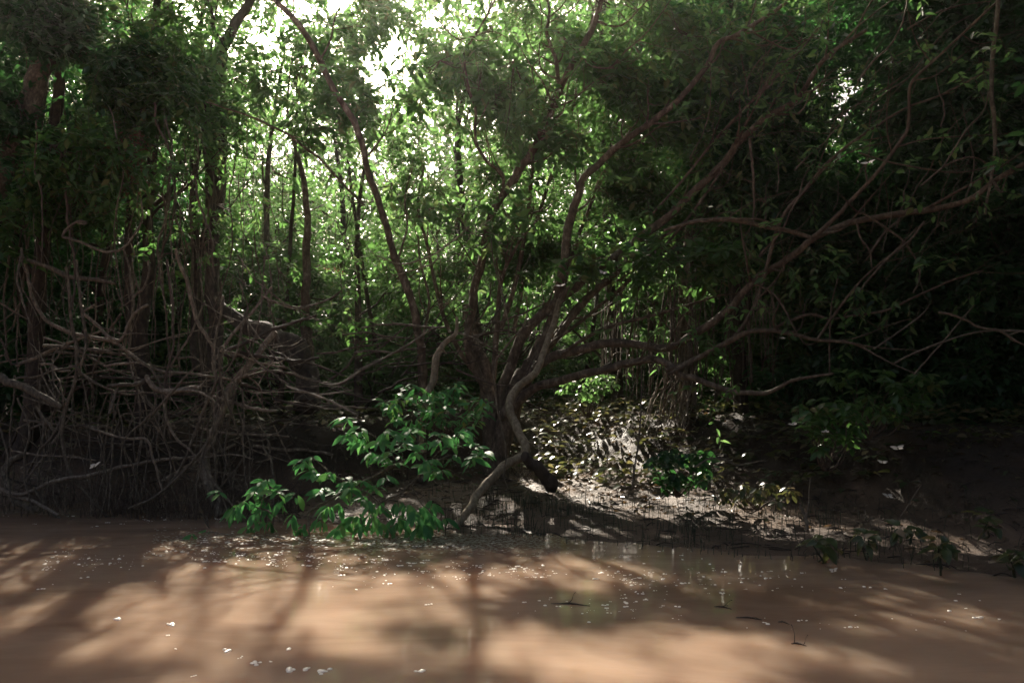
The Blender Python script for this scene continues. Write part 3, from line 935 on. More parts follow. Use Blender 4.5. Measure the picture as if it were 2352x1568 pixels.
BB = [
    ('thin forked dead branch at the right edge, upper of the two', [z6([(1540, 292), (1620, 310), (1700, 340), (1760, 375), (1880, 395), (2016, 400), (2200, 410)]), z6([(1880, 395), (1950, 440), (2030, 480)])], 6.6, .010),
    ('straight thin twig rising to the right out of the dark', [z6([(1400, 640), (1480, 550), (1560, 460), (1660, 340), (1740, 250)])], 7.6, .007),
    ('thin arched twig crossing the dark right side', [z6([(1290, 580), (1400, 520), (1560, 460), (1720, 410), (1900, 392), (2050, 400)])], 7.4, .008),
    ('thin bare twig pointing up right above the low limb', [z6([(1170, 500), (1290, 420), (1400, 340), (1460, 290), (1490, 245)])], 8.4, .009),
    ('long hanging liana near the right edge of the forest', [z3([(1880, -60), (1860, 150), (1840, 300), (1835, 500), (1850, 700), (1855, 850), (1830, 1020), (1795, 1200)])], 8.6, .022),
    ('curved thin branch under the hanging liana', [z3([(1440, 1040), (1560, 940), (1660, 890), (1750, 885), (1830, 935)]), z3([(1560, 940), (1700, 720), (1790, 620), (1830, 480)])], 8.5, .010),
    ('thin horizontal branch left of the hanging liana', [z3([(1090, 855), (1250, 905), (1400, 935), (1600, 965), (1730, 955), (1840, 925)])], 8.6, .010),
    ('thin branches crossing in an X on the right', [z3([(1110, 1190), (1250, 1280), (1340, 1350), (1420, 1470), (1430, 1560), (1395, 1640)]), z3([(1460, 1240), (1380, 1340), (1260, 1440), (1150, 1560), (1090, 1640)])], 8.8, .013),
    ('wavy vertical liana right of the middle under the long limb', [z3([(480, 780), (490, 900), (500, 1000), (505, 1150), (490, 1260)])], 9.4, .016),
    ('small forked twig hanging below the long limb', [z3([(1080, 1250), (1100, 1330), (1155, 1410), (1162, 1500)]), z3([(1155, 1410), (1250, 1290), (1310, 1230)])], 8.9, .011),
    ('looping thin vine hanging left of the bent pale trunk', [z5([(985, 560), (1030, 500), (1080, 440), (1130, 380), (1160, 300), (1155, 200)]), z5([(985, 560), (975, 660), (985, 780), (1010, 900), (1035, 1020), (1040, 1120), (1030, 1210), (1055, 1280)])], 9.2, .011),
    ('thin pale vine rising through the middle tree', [z5([(1060, 430), (1050, 320), (1010, 150), (970, 0), (960, -120)])], 10.0, .010),
    ('long thin branch running left from the middle tree', [z5([(700, 375), (620, 390), (520, 460), (400, 530), (250, 610), (110, 695), (0, 690)])], 10.6, .014),
    ('reddish thin branch running level to the left', [z5([(680, 380), (560, 372), (440, 360), (330, 362), (230, 382)]), z5([(720, 400), (820, 420), (900, 460), (1030, 530)])], 10.8, .016),
    ('sapling stem standing in front of the leafy bank', [z5([(1745, 1290), (1770, 1100), (1790, 950), (1800, 780), (1800, 600)])], 9.2, .011),
    ('short broken stub standing on the right shore', [z6([(800, 1510), (790, 1440), (770, 1390)])], 6.9, .016),
    ('thin crooked stick over the dim right bank', [z6([(170, 1160), (260, 1110), (340, 1120), (420, 1145), (560, 1120)])], 8.6, .010),
    ('thin rod leaning in the dark right water edge', [z6([(1330, 1430), (1380, 1350), (1440, 1260)])], 6.6, .005),
    ('slender shoot standing straight in the shallow water', [[(1023, 1258), (1023, 1200), (1022, 1150)]], 8.4, .007),
    ('small bent stick poking out of the shallow water', [[(490, 1225), (470, 1195), (465, 1180)]], 9.0, .009),
]
for lab, ps, Y, r in BB:
    st = [(V(p, Y, Y + rng.uniform(-.1, .2)), [r, r, r * .6]) for p in ps]
    stem_thing('bare_branch' if 'liana' not in lab and 'vine' not in lab else 'hanging_vine', lab, 'branch' if 'liana' not in lab and 'vine' not in lab else 'vine', st, M['vine'], 'thin branches and lianas traced by eye', shoots=2 if r > .008 else 0, slen=.3)

# countless look-alike vines, sticks and saplings: each its own object
for k in range(80):
    x0 = R_.choice([R_.uniform(-60, 640), R_.uniform(60, 560)])
    y0 = R_.uniform(230, 620)
    y1 = y0 + R_.uniform(200, 520)
    y1 = min(y1, 1010)
    Y = R_.uniform(9.7, 12.2)
    n = 6
    dx = R_.uniform(-60, 60)
    ph = R_.uniform(0, 6)
    am = R_.uniform(2, 14)
    p = [(x0 + dx * t / n + am * math.sin(ph + t * 1.3) + R_.uniform(-6, 6), y0 + (y1 - y0) * t / n) for t in range(n + 1)]
    r = R_.choice([.004, .005, .006, .008, .010, .016])
    stem_thing('hanging_vine', 'thin wavy grey vine hanging among the others in the left tangle', 'vine', [(V(p, Y, Y + R_.uniform(-.3, .3)), [r, r, r * .8])], M['vine'] if R_.random() < .6 else M['twig'], 'thin vines hanging in the left tangle', sides=5, wob=.5)
for k in range(165):
    x0 = R_.uniform(-80, 660)
    yy = R_.uniform(800, 1150) if x0 < 460 else R_.uniform(800, 1040)
    L = R_.uniform(60, 260)
    a = R_.gauss(0, .28) if k % 3 else R_.uniform(-1.3, 1.3)
    Y = R_.uniform(9.9, 11.6)
    p = [(x0 + L * math.cos(a) * t + R_.uniform(-5, 5), yy - L * math.sin(a) * t + R_.uniform(-7, 7)) for t in (0, .35, .7, 1)]
    r = R_.choice([.005, .007, .009, .012, .016, .024])
    stem_thing('driftwood_stick', 'weathered stick lodged in the driftwood heap at the left', 'stick', [(V(p, Y, Y + R_.uniform(-.5, .5)), [r, r, r * .7])], M['dead'] if R_.random() < .5 else M['bark_dark'], 'sticks of the driftwood heap', sides=6, wob=.25)
for k in range(80):
    x0 = R_.uniform(-40, 620)
    y0 = R_.uniform(560, 1120)
    Y = R_.uniform(9.6, 10.6)
    s = R_.uniform(90, 300)
    a = R_.uniform(-2.3, -.3)
    c = R_.uniform(-1.2, 1.2)
    p = []
    x, y = x0, y0
    for t in range(6):
        p.append((x, y))
        x += s / 5 * math.cos(a)
        y -= s / 5 * math.sin(a)
        a += c / 5 + R_.uniform(-.25, .25)
    r = R_.choice([.005, .007, .009, .014])
    stem_thing('curled_vine', 'bare curling vine woven through the left tangle', 'vine', [(V(p, Y, Y + R_.uniform(-.4, .4)), [r, r, r * .5])], M['vine'], 'curling vines of the left tangle', sides=6, wob=.3)
for k in range(46):
    x0 = R_.uniform(700, 1130)
    y0 = R_.uniform(740, 930)
    Y = R_.uniform(11, 12.6)
    s = R_.uniform(90, 240)
    a = R_.uniform(-.6, 1.2)
    p = []
    x, y = x0, y0
    for t in range(5):
        p.append((x, y))
        x += s / 4 * math.cos(a)
        y -= s / 4 * math.sin(a)
        a += R_.uniform(-.3, .3)
    r = R_.choice([.008, .012, .016])
    stem_thing('dead_branch', 'dim brown dead branch lying behind the leafy branch', 'branch', [(V(p, Y, Y + .2), [r, r, r * .5])], M['bark_dark'] if k % 2 else M['twig'], 'dead branches in the middle undergrowth', sides=6, wob=.3)
for k in range(90):
    x0 = R_.uniform(1360, 1780)
    y1 = R_.uniform(850, 930)
    y0 = R_.uniform(540, 720)
    Y = R_.uniform(11.5, 15)
    dx = R_.uniform(-40, 60)
    p = [(x0, y1), (x0 + dx * .3 + R_.uniform(-6, 6), y1 * .7 + y0 * .3), (x0 + dx * .6 + R_.uniform(-8, 8), y1 * .35 + y0 * .65), (x0 + dx, y0)]
    r = R_.choice([.006, .008, .011, .016])
    stem_thing('thin_sapling', 'slim bare upright sapling in the undergrowth right of the middle', 'sapling', [(V(p, Y, Y), [r, r, r * .6])], M['vine'] if R_.random() < .6 else M['twig'], 'slim saplings right of the middle', sides=5, wob=.5)
for k in range(16):
    x0 = R_.uniform(1715, 1790)
    y0 = R_.uniform(640, 700)
    y1 = y0 + R_.uniform(60, 200)
    p = [(x0, y0), (x0 + R_.uniform(-10, 10), y0 * .6 + y1 * .4), (x0 + R_.uniform(-10, 10), y1)]
    stem_thing('hanging_rootlet', 'thin rootlet hanging in a bunch under the long right limb', 'root', [(V(p, 9.6, 9.7), [.005, .005, .003])], M['vine'], 'rootlets hanging under the right limb', sides=5, wob=.6)
for k in range(60):
    x0 = R_.uniform(1560, 2352)
    y0 = R_.uniform(60, 620)
    Y = R_.uniform(8.8, 11.5)
    s = R_.uniform(120, 380)
    a = R_.uniform(.2, 1.4)
    p = []
    x, y = x0, y0
    for t in range(6):
        p.append((x, y))
        x += s / 5 * math.cos(a)
        y -= s / 5 * math.sin(a)
        a += R_.uniform(-.35, .35)
    r = R_.choice([.005, .007, .010, .013])
    stem_thing('bare_twig', 'thin dim bare twig crossing the dark upper right forest', 'twig', [(V(p, Y, Y + R_.uniform(-.4, .4)), [r, r * .8, r * .4])], M['bark_red'] if k % 2 else M['vine'], 'bare twigs of the upper right', sides=5, wob=.4)

# ------------------------------------------------------------------ leafy branch over the water
def zb(l):
    return [(367.5 + .3906 * a, 826.9 + .3906 * b) for a, b in l]


base = V(zb([(1640, 640)]) + zb([(1640, 650)]), 8.6)[0]
root = thing('leafy_branch', 'bright green leafy branch hanging low over the water left of the bent trunk', 'branch', base)
STEMS = [([(1700, 560), (1560, 640), (1470, 735), (1400, 790), (1330, 820), (1200, 900), (1180, 960)], 8.7, 8.2, .013),
      ([(1440, 590), (1300, 660), (1150, 740), (1000, 820), (880, 890), (875, 960), (880, 1030)], 8.8, 8.3, .017),
      ([(1480, 735), (1530, 830), (1580, 880), (1640, 960)], 8.5, 8.2, .008),
      ([(1150, 740), (1250, 800), (1350, 900), (1500, 960)], 8.4, 8.1, .009),
      ([(880, 1030), (780, 1060), (650, 1030), (520, 1050), (300, 1010), (190, 1040)], 8.3, 8.1, .007),
      ([(740, 960), (700, 930), (640, 890), (590, 870), (520, 850), (450, 830)], 8.4, 8.5, .012),
      ([(590, 870), (610, 800), (640, 750), (690, 770), (730, 790)], 8.4, 8.3, .006),
      ([(1430, 740), (1430, 650), (1425, 560), (1400, 480)], 8.7, 8.7, .007),
      ([(1400, 600), (1300, 480), (1230, 430), (1120, 380)], 8.8, 8.6, .008),
      ([(1150, 740), (1050, 690), (980, 640), (920, 590), (880, 560)], 8.5, 8.4, .008),
      ([(1560, 640), (1650, 530), (1760, 490), (1900, 560)], 8.7, 8.6, .008),
      ([(1700, 560), (1600, 500), (1500, 470)], 8.8, 8.7, .007),
      ([(600, 880), (590, 950), (560, 1010), (540, 1060)], 8.4, 8.2, .006)]
for p, y0, y1, r in STEMS:
    acc = Acc()
    tube(acc, V(zb(p), y0, y1), [r * .9, r * .75, r * .45], 6, 7, .2)
    acc.build('stem', M['vine'], root, loc=base)
CL = [(1100, 360), (1180, 420), (1090, 450), (1200, 480), (1300, 500), (1400, 450), (1480, 420), (1560, 500), (1650, 480), (1760, 470), (1850, 520), (1900, 560), (1830, 600), (1730, 580), (1600, 600), (1650, 660), (1560, 640), (1450, 530), (1350, 560), (1280, 600), (900, 590), (850, 620), (940, 690), (1000, 680), (900, 670), (1330, 700), (1200, 720), (1120, 770), (1200, 820), (1260, 750), (1090, 740), (1400, 850), (1450, 860), (1550, 870), (1600, 920), (1550, 960), (1500, 900), (1350, 990), (1450, 1020), (1520, 1000), (1400, 960), (1280, 960), (1190, 980), (1150, 930), (1000, 880), (950, 950), (930, 1020), (840, 1000), (800, 930), (800, 810), (700, 850), (690, 790), (610, 750), (560, 790), (500, 850), (620, 850), (570, 920), (520, 1000), (545, 1050), (640, 960), (460, 870), (430, 880), (190, 1030), (290, 1010), (240, 1040), (1680, 940), (1010, 1050), (1150, 440), (1330, 440), (1240, 560), (1420, 500), (1700, 520), (1500, 560), (1380, 620), (1040, 800), (1300, 860), (1240, 920), (1600, 850)]
CL += [(a + R_.gauss(0, 55), b + R_.gauss(0, 45)) for a, b in CL if a > 420 and R_.random() < .3]
for cx, cy in CL:
    acc = Acc()
    vx, vy = zb([(cx, cy)])[0]
    c = P(vx, vy - 6, R_.uniform(8.15, 8.7))
    nl = R_.choice([6, 7, 8, 9])
    if cx < 300:
        nl = 3
    a = np.arange(nl) * 2.4 + R_.uniform(0, 6)
    ax = np.array([R_.uniform(-.5, .5) + (-.5 if cx < 1250 else .35), R_.uniform(-.7, 0), R_.uniform(-.35, .25)])
    d = np.stack([np.cos(a), np.sin(a) * .8, rng.uniform(-.55, .1, nl)], 1) + ax * .8
    if cy > 840:
        d[:, 2] -= .7
    L = np.array([R_.uniform(.085, .185) for _ in range(nl)])
    nr = rng.normal(0, .35, (nl, 3)) + [0, -.5, 1]
    leaves(acc, np.repeat(c[None], nl, 0) + d * .012 + rng.normal(0, .015, (nl, 3)), d, nr, L, L * rng.uniform(.30, .42, nl), LEAF_FINE, .10, .32)
    acc.build('leaf_cluster', M['leaf_teal'], root, loc=base)

# darker bush behind it, on the bank
def bush(name, label, region, Y, n, L, W, mat, bark, stemroot, nleaf=7, group=None, prof=LEAF_FINE, cat='bush'):
    x0, x1, y0, y1 = region
    base = P(stemroot[0], stemroot[1], Y + .2)
    root = thing(name, label, cat, base, group)
    lv, tw, st = Acc(), Acc(), Acc()
    cs = []
    for k in range(n):
        while True:
            u, v = R_.uniform(-1, 1), R_.uniform(-1, 1)
            if u * u + v * v < 1 + .2 * math.sin(u * 9 + v * 7):
                break
        cs.append(P((x0 + x1) / 2 + u * (x1 - x0) / 2, (y0 + y1) / 2 + v * (y1 - y0) / 2, Y + R_.uniform(-.35, .35)))
    cs = np.array(cs)
    for k in range(0, n, 4):
        branch_to(st, base, cs[k], .012, .003, .1, 5)
    for c in cs:
        d0 = rnd_dirs(1, .2)[0]
        nl = nleaf + R_.randint(-2, 2)
        a = np.arange(nl) * 2.4
        d = np.stack([np.cos(a), np.sin(a), rng.uniform(-.7, .1, nl)], 1) + d0 * .5
        LL = L * rng.uniform(.7, 1.25, nl)
        leaves(lv, c + d * .02 + rng.normal(0, .02, (nl, 3)), d, rng.normal(0, .35, (nl, 3)) + [0, -.3, 1], LL, LL * W / L, prof, .1, .3)
    st.build('stems', bark, root, loc=base)
    lv.build('foliage', mat, root, loc=base)
    return root


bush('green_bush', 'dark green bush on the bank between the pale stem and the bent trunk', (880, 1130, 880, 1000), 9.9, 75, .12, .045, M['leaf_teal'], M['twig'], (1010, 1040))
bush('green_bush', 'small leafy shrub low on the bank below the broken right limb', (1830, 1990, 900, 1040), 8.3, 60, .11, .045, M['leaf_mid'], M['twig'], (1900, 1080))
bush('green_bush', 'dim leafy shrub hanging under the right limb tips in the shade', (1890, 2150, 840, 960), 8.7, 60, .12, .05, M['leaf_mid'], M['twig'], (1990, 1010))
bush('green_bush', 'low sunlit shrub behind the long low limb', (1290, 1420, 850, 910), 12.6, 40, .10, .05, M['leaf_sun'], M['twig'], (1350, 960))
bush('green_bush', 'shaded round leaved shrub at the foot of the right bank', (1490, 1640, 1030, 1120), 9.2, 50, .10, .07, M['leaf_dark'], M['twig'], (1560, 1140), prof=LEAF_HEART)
bush('green_bush', 'small leafy plant on the far side of the sunny mud', (1650, 1850, 1110, 1160), 8.7, 26, .09, .045, M['leaf_ground'], M['twig'], (1740, 1170))
for lab, x, y, Y in (('broad leaved seedling at the right water edge, leftmost of its row', 1880, 1262, 6.9), ('broad leaved seedling second from the left on the right shore', 1990, 1240, 6.8),
                     ('broad pale leaf plant in the middle of the right shore', 2090, 1215, 6.8), ('broad dark leaf plant beside the pale leaf plant', 2160, 1255, 6.4),
                     ('yellowing broad leaf plant near the right edge', 2260, 1200, 6.5), ('broad leaf plant at the far right water edge', 2330, 1290, 6.1)):
    bush('broad_leaf_plant', lab, (x - 34, x + 34, y - 26, y + 14), Y, 5, .115, .07, M['leaf_ground'], M['stalk'], (x, y + 34), 4, 'broad leaved plants of the right shore', LEAF_HEART, 'plant')

# ------------------------------------------------------------------ ground cover
def on_ground(n, xs, ys, dens=None):
    p = np.stack([rng.uniform(*xs, n), rng.uniform(*ys, n)], 1)
    if dens is not None:
        p = p[rng.random(len(p)) < dens(p[:, 0], p[:, 1])]
    return np.column_stack([p, ground_z(p[:, 0], p[:, 1])])


def shore_d(x, y):
    return y - np.interp(x, SX, SY)


# leafy low plants on the slope right of the middle
acc, st = Acc(), Acc()
c = on_ground(2600, (0.0, 9), (8.5, 17), lambda x, y: np.where((shore_d(x, y) > np.interp(x, [0, 2.5, 4, 6], [3.5, 2.6, 1.2, .8])) & (ground_z(x, y) > .25), np.interp(x, [0, .5, 4, 9], [.5, 1, .8, .5]), 0))
c2 = on_ground(700, (-9, 0), (11.5, 17), None)
c = np.vstack([c, c2])
c[:, 2] += rng.uniform(.04, .26, len(c))
nl = 4
a = np.arange(nl) * 1.7 + rng.uniform(0, 6, (len(c), 1))
d = np.stack([np.cos(a), np.sin(a), rng.uniform(-.3, .35, a.shape)], -1)
L = rng.uniform(.07, .14, a.shape)
nr = rng.normal(0, .3, d.shape) + [0, 0, 1]
leaves(acc, (c[:, None] + d * .04).reshape(-1, 3), d.reshape(-1, 3), nr.reshape(-1, 3), L.ravel(), L.ravel() * .62, LEAF_HEART, .06, .25)
tag(acc.build('ground_cover', M['leaf_ground']), 'glossy low leaves covering the slope right of the middle', 'plants', None, 'stuff')
# fallen leaves
acc = Acc()
c = on_ground(17000, (-8, 9), (6.2, 17), lambda x, y: np.where(shore_d(x, y) > .05, np.clip(.12 + (shore_d(x, y) - 1) * .35, .05, .9), 0))
n = len(c)
c[:, 2] += .012
a = rng.uniform(0, 6.28, n)
d = np.stack([np.cos(a), np.sin(a), rng.normal(.05, .18, n)], 1)
L = rng.uniform(.05, .12, n)
leaves(acc, c, d, rng.normal(0, .3, (n, 3)) + [0, 0, 1], L, L * .45, LEAF6, .12, .3)
tag(acc.build('leaf_litter', M['leaf_litter']), 'brown fallen leaves strewn over the bank', 'leaves', None, 'stuff')
# cracked crust and mud crumbs
acc = Acc()
c = on_ground(2600, (-5, 6), (6.3, 13), lambda x, y: np.where((shore_d(x, y) > -.02) & (shore_d(x, y) < 3.2), .9, 0))
for q in c[:900]:
    a = R_.uniform(-.5, .5) + (math.pi if R_.random() < .5 else 0)
    L = R_.uniform(.04, .22)
    e = q + [math.cos(a) * L, math.sin(a) * L, R_.uniform(-.005, .03)]
    r = R_.uniform(.0025, .008)
    tube(acc, [q + [0, 0, .006], (q + e) / 2 + [0, 0, R_.uniform(0, .03)], e], [r, r, r * .4], 2, 4, .3, cap=False)
tag(acc.build('twig_litter', M['bark_dark']), 'small dark twigs littered on the mud flat', 'twigs', None, 'stuff')
# upright shoots growing out of the mud and the shallows
acc = Acc()
c = on_ground(5200, (-1.1, 4.6), (6.6, 12), lambda x, y: np.where((shore_d(x, y) > -.35) & (shore_d(x, y) < 2.2), .30 + .6 * (np.sin(x * 3.1 + 1.5 * np.sin(y * 2)) * np.sin(y * 2.7 + x) > .15), 0) * np.interp(x, [-1, 0, 3, 4.6], [.3, 1, .8, .4]))
for q in c[:1500]:
    h = R_.uniform(.04, .17)
    if R_.random() < .05:
        h *= 1.8
    lx, ly = R_.gauss(0, .12), R_.gauss(0, .12)
    tube(acc, [q - [0, 0, .02], q + [lx * h * .4, ly * h * .4, h * .5], q + [lx * h, ly * h, h]], [.0034, .003, .0018], 1, 4, .0, cap=False)
tag(acc.build('shoots', M['stalk']), 'thin dark shoots standing in the mud and the shallow water', 'shoots', None, 'stuff')
# fine arching roots and grass at the left water edge
acc = Acc()
for k in range(620):
    x = R_.uniform(-6.8, -2.6) if k % 2 else R_.uniform(-5.2, -3.1)
    y = float(np.interp(x, SX, SY)) + R_.uniform(-.35, .8)
    q = np.array([x, y, float(ground_z(x, y)) - .02])
    h = R_.uniform(.10, .42)
    a = R_.uniform(0, 6.28)
    s = R_.uniform(.1, .7) * h
    tube(acc, [q, q + [math.cos(a) * s * .3, math.sin(a) * s * .3, h * .7], q + [math.cos(a) * s, math.sin(a) * s, h], q + [math.cos(a) * s * 1.6, math.sin(a) * s * 1.6, h * .85]], [.0045, .004, .002], 2, 4, .3, cap=False)
tag(acc.build('marsh_grass', M['twig']), 'fine dry arching stems at the left water edge', 'grass', None, 'stuff')
for k in range(48):
    x0 = R_.uniform(-40, 560)
    y0 = R_.uniform(860, 960)
    y1 = R_.uniform(1150, 1190)
    Y = R_.uniform(9.7, 10.3)
    dx = R_.uniform(-70, 70)
    p = [(x0 + dx * t / 4 + R_.uniform(-12, 12), y0 + (y1 - y0) * t / 4) for t in range(5)]
    r = R_.choice([.005, .007, .009, .013])
    stem_thing('hanging_root', 'crooked root dropping from the tangle to the left waterline', 'root', [(V(p, Y, Y - .1), [r, r, r * .7])], M['vine'], 'roots dropping to the left waterline', sides=5, wob=.5)
# rootlets on the steep earth bank
acc = Acc()
for k in range(520):
    x = R_.uniform(-3.6, .4) if k % 3 else R_.uniform(2.4, 6)
    fw = float(np.interp(x, [-6, -2.6, -1.5, 1.0, 2.6, 4.5], [0.8, 1.4, 3.0, 3.5, 2.6, 1.2]))
    y = float(np.interp(x, SX, SY)) + fw + R_.uniform(.3, 1.1)
    q = np.array([x, y, float(ground_z(x, y)) + .03])
    L = R_.uniform(.1, .45)
    a = R_.uniform(-.6, .6)
    tube(acc, [q, q + [a * L * .5, -.5 * L, -.25 * L], q + [a * L, -.75 * L, -.9 * L]], [.005, .004, .002], 2, 4, .5, cap=False)
tag(acc.build('root_fringe', M['bark_dark']), 'fine roots fringing the steep brown earth bank', 'roots', None, 'stuff')

# ------------------------------------------------------------------ foam, glints modelled as specks, bubbles, drifting bits
def dome(acc, c, r, flat=.5, n=8):
    rings = [(1, 0), (.8, .6), (.4, .92)]
    v = []
    for k, (rr, h) in enumerate(rings):
        for j in range(n):
            a = j * 2 * math.pi / n
            v.append([c[0] + r * rr * math.cos(a), c[1] + r * rr * math.sin(a), c[2] + r * flat * h])
    v.append([c[0], c[1], c[2] + r * flat])
    f = []
    for k in range(2):
        for j in range(n):
            f.append([k * n + j, k * n + (j + 1) % n, (k + 1) * n + (j + 1) % n, (k + 1) * n + j])
    for j in range(0, n, 2):
        f.append([2 * n + j, 2 * n + (j + 1) % n, 2 * n + (j + 2) % n, 3 * n])
    acc.add(v, f)


m, nt, b, out = newmat('foam')
b.inputs['Base Color'].default_value = (.86, .78, .66, 1)
b.inputs['Roughness'].default_value = .25
b.inputs['Specular IOR Level'].default_value = .5
M['foam'] = m


def water_pt(vx, vy):
    dy = (784 - vy) / F
    return P(vx, vy, -CAMZ / (ST_ + dy * CT_) * (CT_ - dy * ST_))


CT_, ST_ = math.cos(TH), math.sin(TH)
acc = Acc()
for k in range(1500):
    u = R_.random()
    if u < .42:
        vx, vy = R_.uniform(100, 1250), 1262 + abs(R_.gauss(0, 1)) * 34
    elif u < .70:
        vx, vy = R_.gauss(1400, 190), 1325 + R_.gauss(0, 34)
    elif u < .86:
        vx = R_.uniform(450, 1180)
        vy = 1246 + 10 * math.sin(vx * .008) + R_.gauss(0, 5)  # line of water glitter imitated by pale specks
    elif u < .93:
        vx, vy = R_.uniform(-40, 700), 1190 + R_.gauss(0, 9)  # glitter along the left shore put in as pale specks
    else:
        vx, vy = R_.uniform(1300, 2300), R_.uniform(1300, 1450)
    if vy < 1165:
        continue
    c = water_pt(vx, vy)
    if ground_z(c[0], c[1]) > -.005:
        continue
    if math.sin(c[0] * 2.3 + 3 * math.sin(c[1] * 1.7)) + math.sin(c[1] * 5 + c[0]) + .5 * math.sin(c[0] * 9) < R_.uniform(-.9, .5):
        continue
    c[2] = .0005
    r = R_.choice([.004, .005, .006, .008, .011, .015])
    for q in range(R_.choice([1, 1, 2, 4])):
        dome(acc, c + [R_.gauss(0, r * 1.6) * (q > 0), R_.gauss(0, r * .8) * (q > 0), 0], r * R_.uniform(.5, 1), .45)
tag(acc.build('foam_and_glints', M['foam'], smooth=True), 'white foam specks and modelled light glints scattered over the calm water', 'foam', None, 'stuff')
# thin scum sheet by the shore
acc = Acc()
for k in range(3400):
    t = R_.random()
    vx = R_.gauss(1060, 120) if t < .6 else R_.uniform(350, 1300)
    vy = 1240 + R_.gauss(0, 13) + (vx - 1060) * -.0
    c = water_pt(vx, vy)
    if ground_z(c[0], c[1]) > -.003:
        continue
    n = 6
    r = R_.uniform(.004, .013)
    c[2] = .003
    a = R_.uniform(0, 6)
    v = [[c[0] + r * (1.6 * math.cos(a + j * 1.0472)) * R_.uniform(.7, 1.2), c[1] + r * math.sin(a + j * 1.0472), .003 + .001 * (j % 2)] for j in range(6)]
    acc.add(v, [[0, 1, 2, 3], [0, 3, 4, 5]])
m, nt, b, out = newmat('scum')
b.inputs['Base Color'].default_value = (.30, .29, .21, 1)
b.inputs['Roughness'].default_value = .3
tag(acc.build('floating_scum', m), 'pale green scum drifting by the bent trunk', 'scum', None, 'stuff')
BUB = [((272, 1422), 'round white bubble patch farthest left on the open water', 13), ((390, 1434), 'round white bubble patch right of the leftmost one', 12), ((388, 1458), 'tiny bubble just below the second bubble patch', 6),
       ((525, 1494), 'white bubble patch above the lower middle row', 12), ((586, 1522), 'bright bubble patch left in the lower row', 13), ((553, 1510), 'tiny bubble between the two lower left patches', 7),
       ((663, 1490), 'small bubble patch above the large lower pair', 10), ((664, 1538), 'large bubble raft at the bottom of the river', 17), ((700, 1536), 'narrow bubble raft right of the large one', 12),
       ((742, 1541), 'long bubble raft rightmost of the lower group', 16), ((620, 1518), 'tiny bubble above the large raft', 7), ((965, 1541), 'lone bubble raft near the bottom middle', 12), ((445, 1552), 'faint bubble near the bottom left', 7),
       ((405, 1490), 'faint small bubble left of the lower group', 6)]
for (vx, vy), lab, w in BUB:
    acc = Acc()
    c = water_pt(vx, vy)
    r = w / F * c[1] * .5
    for q in range(7 if w > 9 else 3):
        dome(acc, [c[0] + R_.gauss(0, r * .8) * (q > 0), c[1] + R_.gauss(0, r * 1.2) * (q > 0), .0005], r * R_.uniform(.5, .95), .5, 10)
    tag(acc.build('foam_patch', M['foam'], loc=(c[0], c[1], 0)), lab, 'foam', 'foam patches on the open water')
for k, (vx, vy, L, lab) in enumerate([(1310, 1388, 90, 'long dark twig floating right of the middle'), (1720, 1420, 60, 'floating twig raft on the right water'), (1835, 1480, 34, 'short floating twig lowest on the right'), (1660, 1395, 40, 'faint twig floating near the right foam'), (1800, 1430, 26, 'tiny twig floating right of the raft')]):
    a, b_ = water_pt(vx - L / 2, vy - 2), water_pt(vx + L / 2, vy + 3)
    stem_thing('floating_twig', lab, 'twig', [(np.array([a, (a + b_) / 2 + [0, .02, .004], b_]), [.004, .006, .003])], M['bark_dark'], 'twigs floating on the river', shoots=2, slen=.08)

# ------------------------------------------------------------------ pale winged insects
m, nt, b, out = newmat('insect_wing')
b.inputs['Base Color'].default_value = (.30, .27, .22, 1)
b.inputs['Roughness'].default_value = .5
M['wing'] = m
MOTH = [((1030, 314), 24, 'pale insect flying left of the middle tree high up'), ((1995, 375), 44, 'largest pale insect flying at the upper right'), ((1385, 627), 28, 'pale insect, upper right one of the middle pair'),
        ((1288, 657), 32, 'pale insect, lower left one of the middle pair'), ((1797, 777), 22, 'small pale insect beside the low right limb'), ((2040, 1140), 34, 'pale insect low over the dark right bank'),
        ((1212, 1222), 30, 'pale insect just above the water near the bent trunk'), ((1915, 1310), 26, 'pale insect over the water at the right'), ((1822, 975), 28, 'pale insect left of the small right shrub'),
        ((1896, 992), 26, 'pale insect in front of the small right shrub'), ((2062, 1030), 40, 'pale insect over the shaded right bank'), ((218, 1070), 36, 'dim pale insect in front of the left tangle'),
        ((2027, 1062), 30, 'pale insect lower of the two over the shaded bank')]
for (vx, vy), w, lab in MOTH:
    Yd = R_.uniform(4.2, 5.0)
    c = P(vx, vy, Yd)
    s = w / F * Yd / 2 * .8
    root = thing('flying_insect', lab, 'insect', c, 'pale insects in the air')
    acc = Acc()
    tube(acc, [[-s * .0, -s * .45, 0], [0, 0, s * .05], [0, s * .45, 0]], [s * .05, s * .11, s * .04], 3, 7, 0, 0)
    acc.build('body', M['bark_dark'], root)
    for sg in (-1, 1):
        acc = Acc()
        leaves(acc, np.array([[sg * s * .05, s * .1, s * .05], [sg * s * .05, -s * .1, s * .05]]), np.array([[sg * 1., .35, .35], [sg * .8, -.6, .2]]), np.array([[0, -.4, 1.], [0, -.4, 1.]]), np.array([s, s * .75]), np.array([s * .62, s * .55]), LEAF_HEART, .03, .1)
        acc.build('wing', M['wing'], root)
    root.rotation_euler = (R_.uniform(.1, .5), R_.uniform(-.3, .3), R_.uniform(-.5, .5))


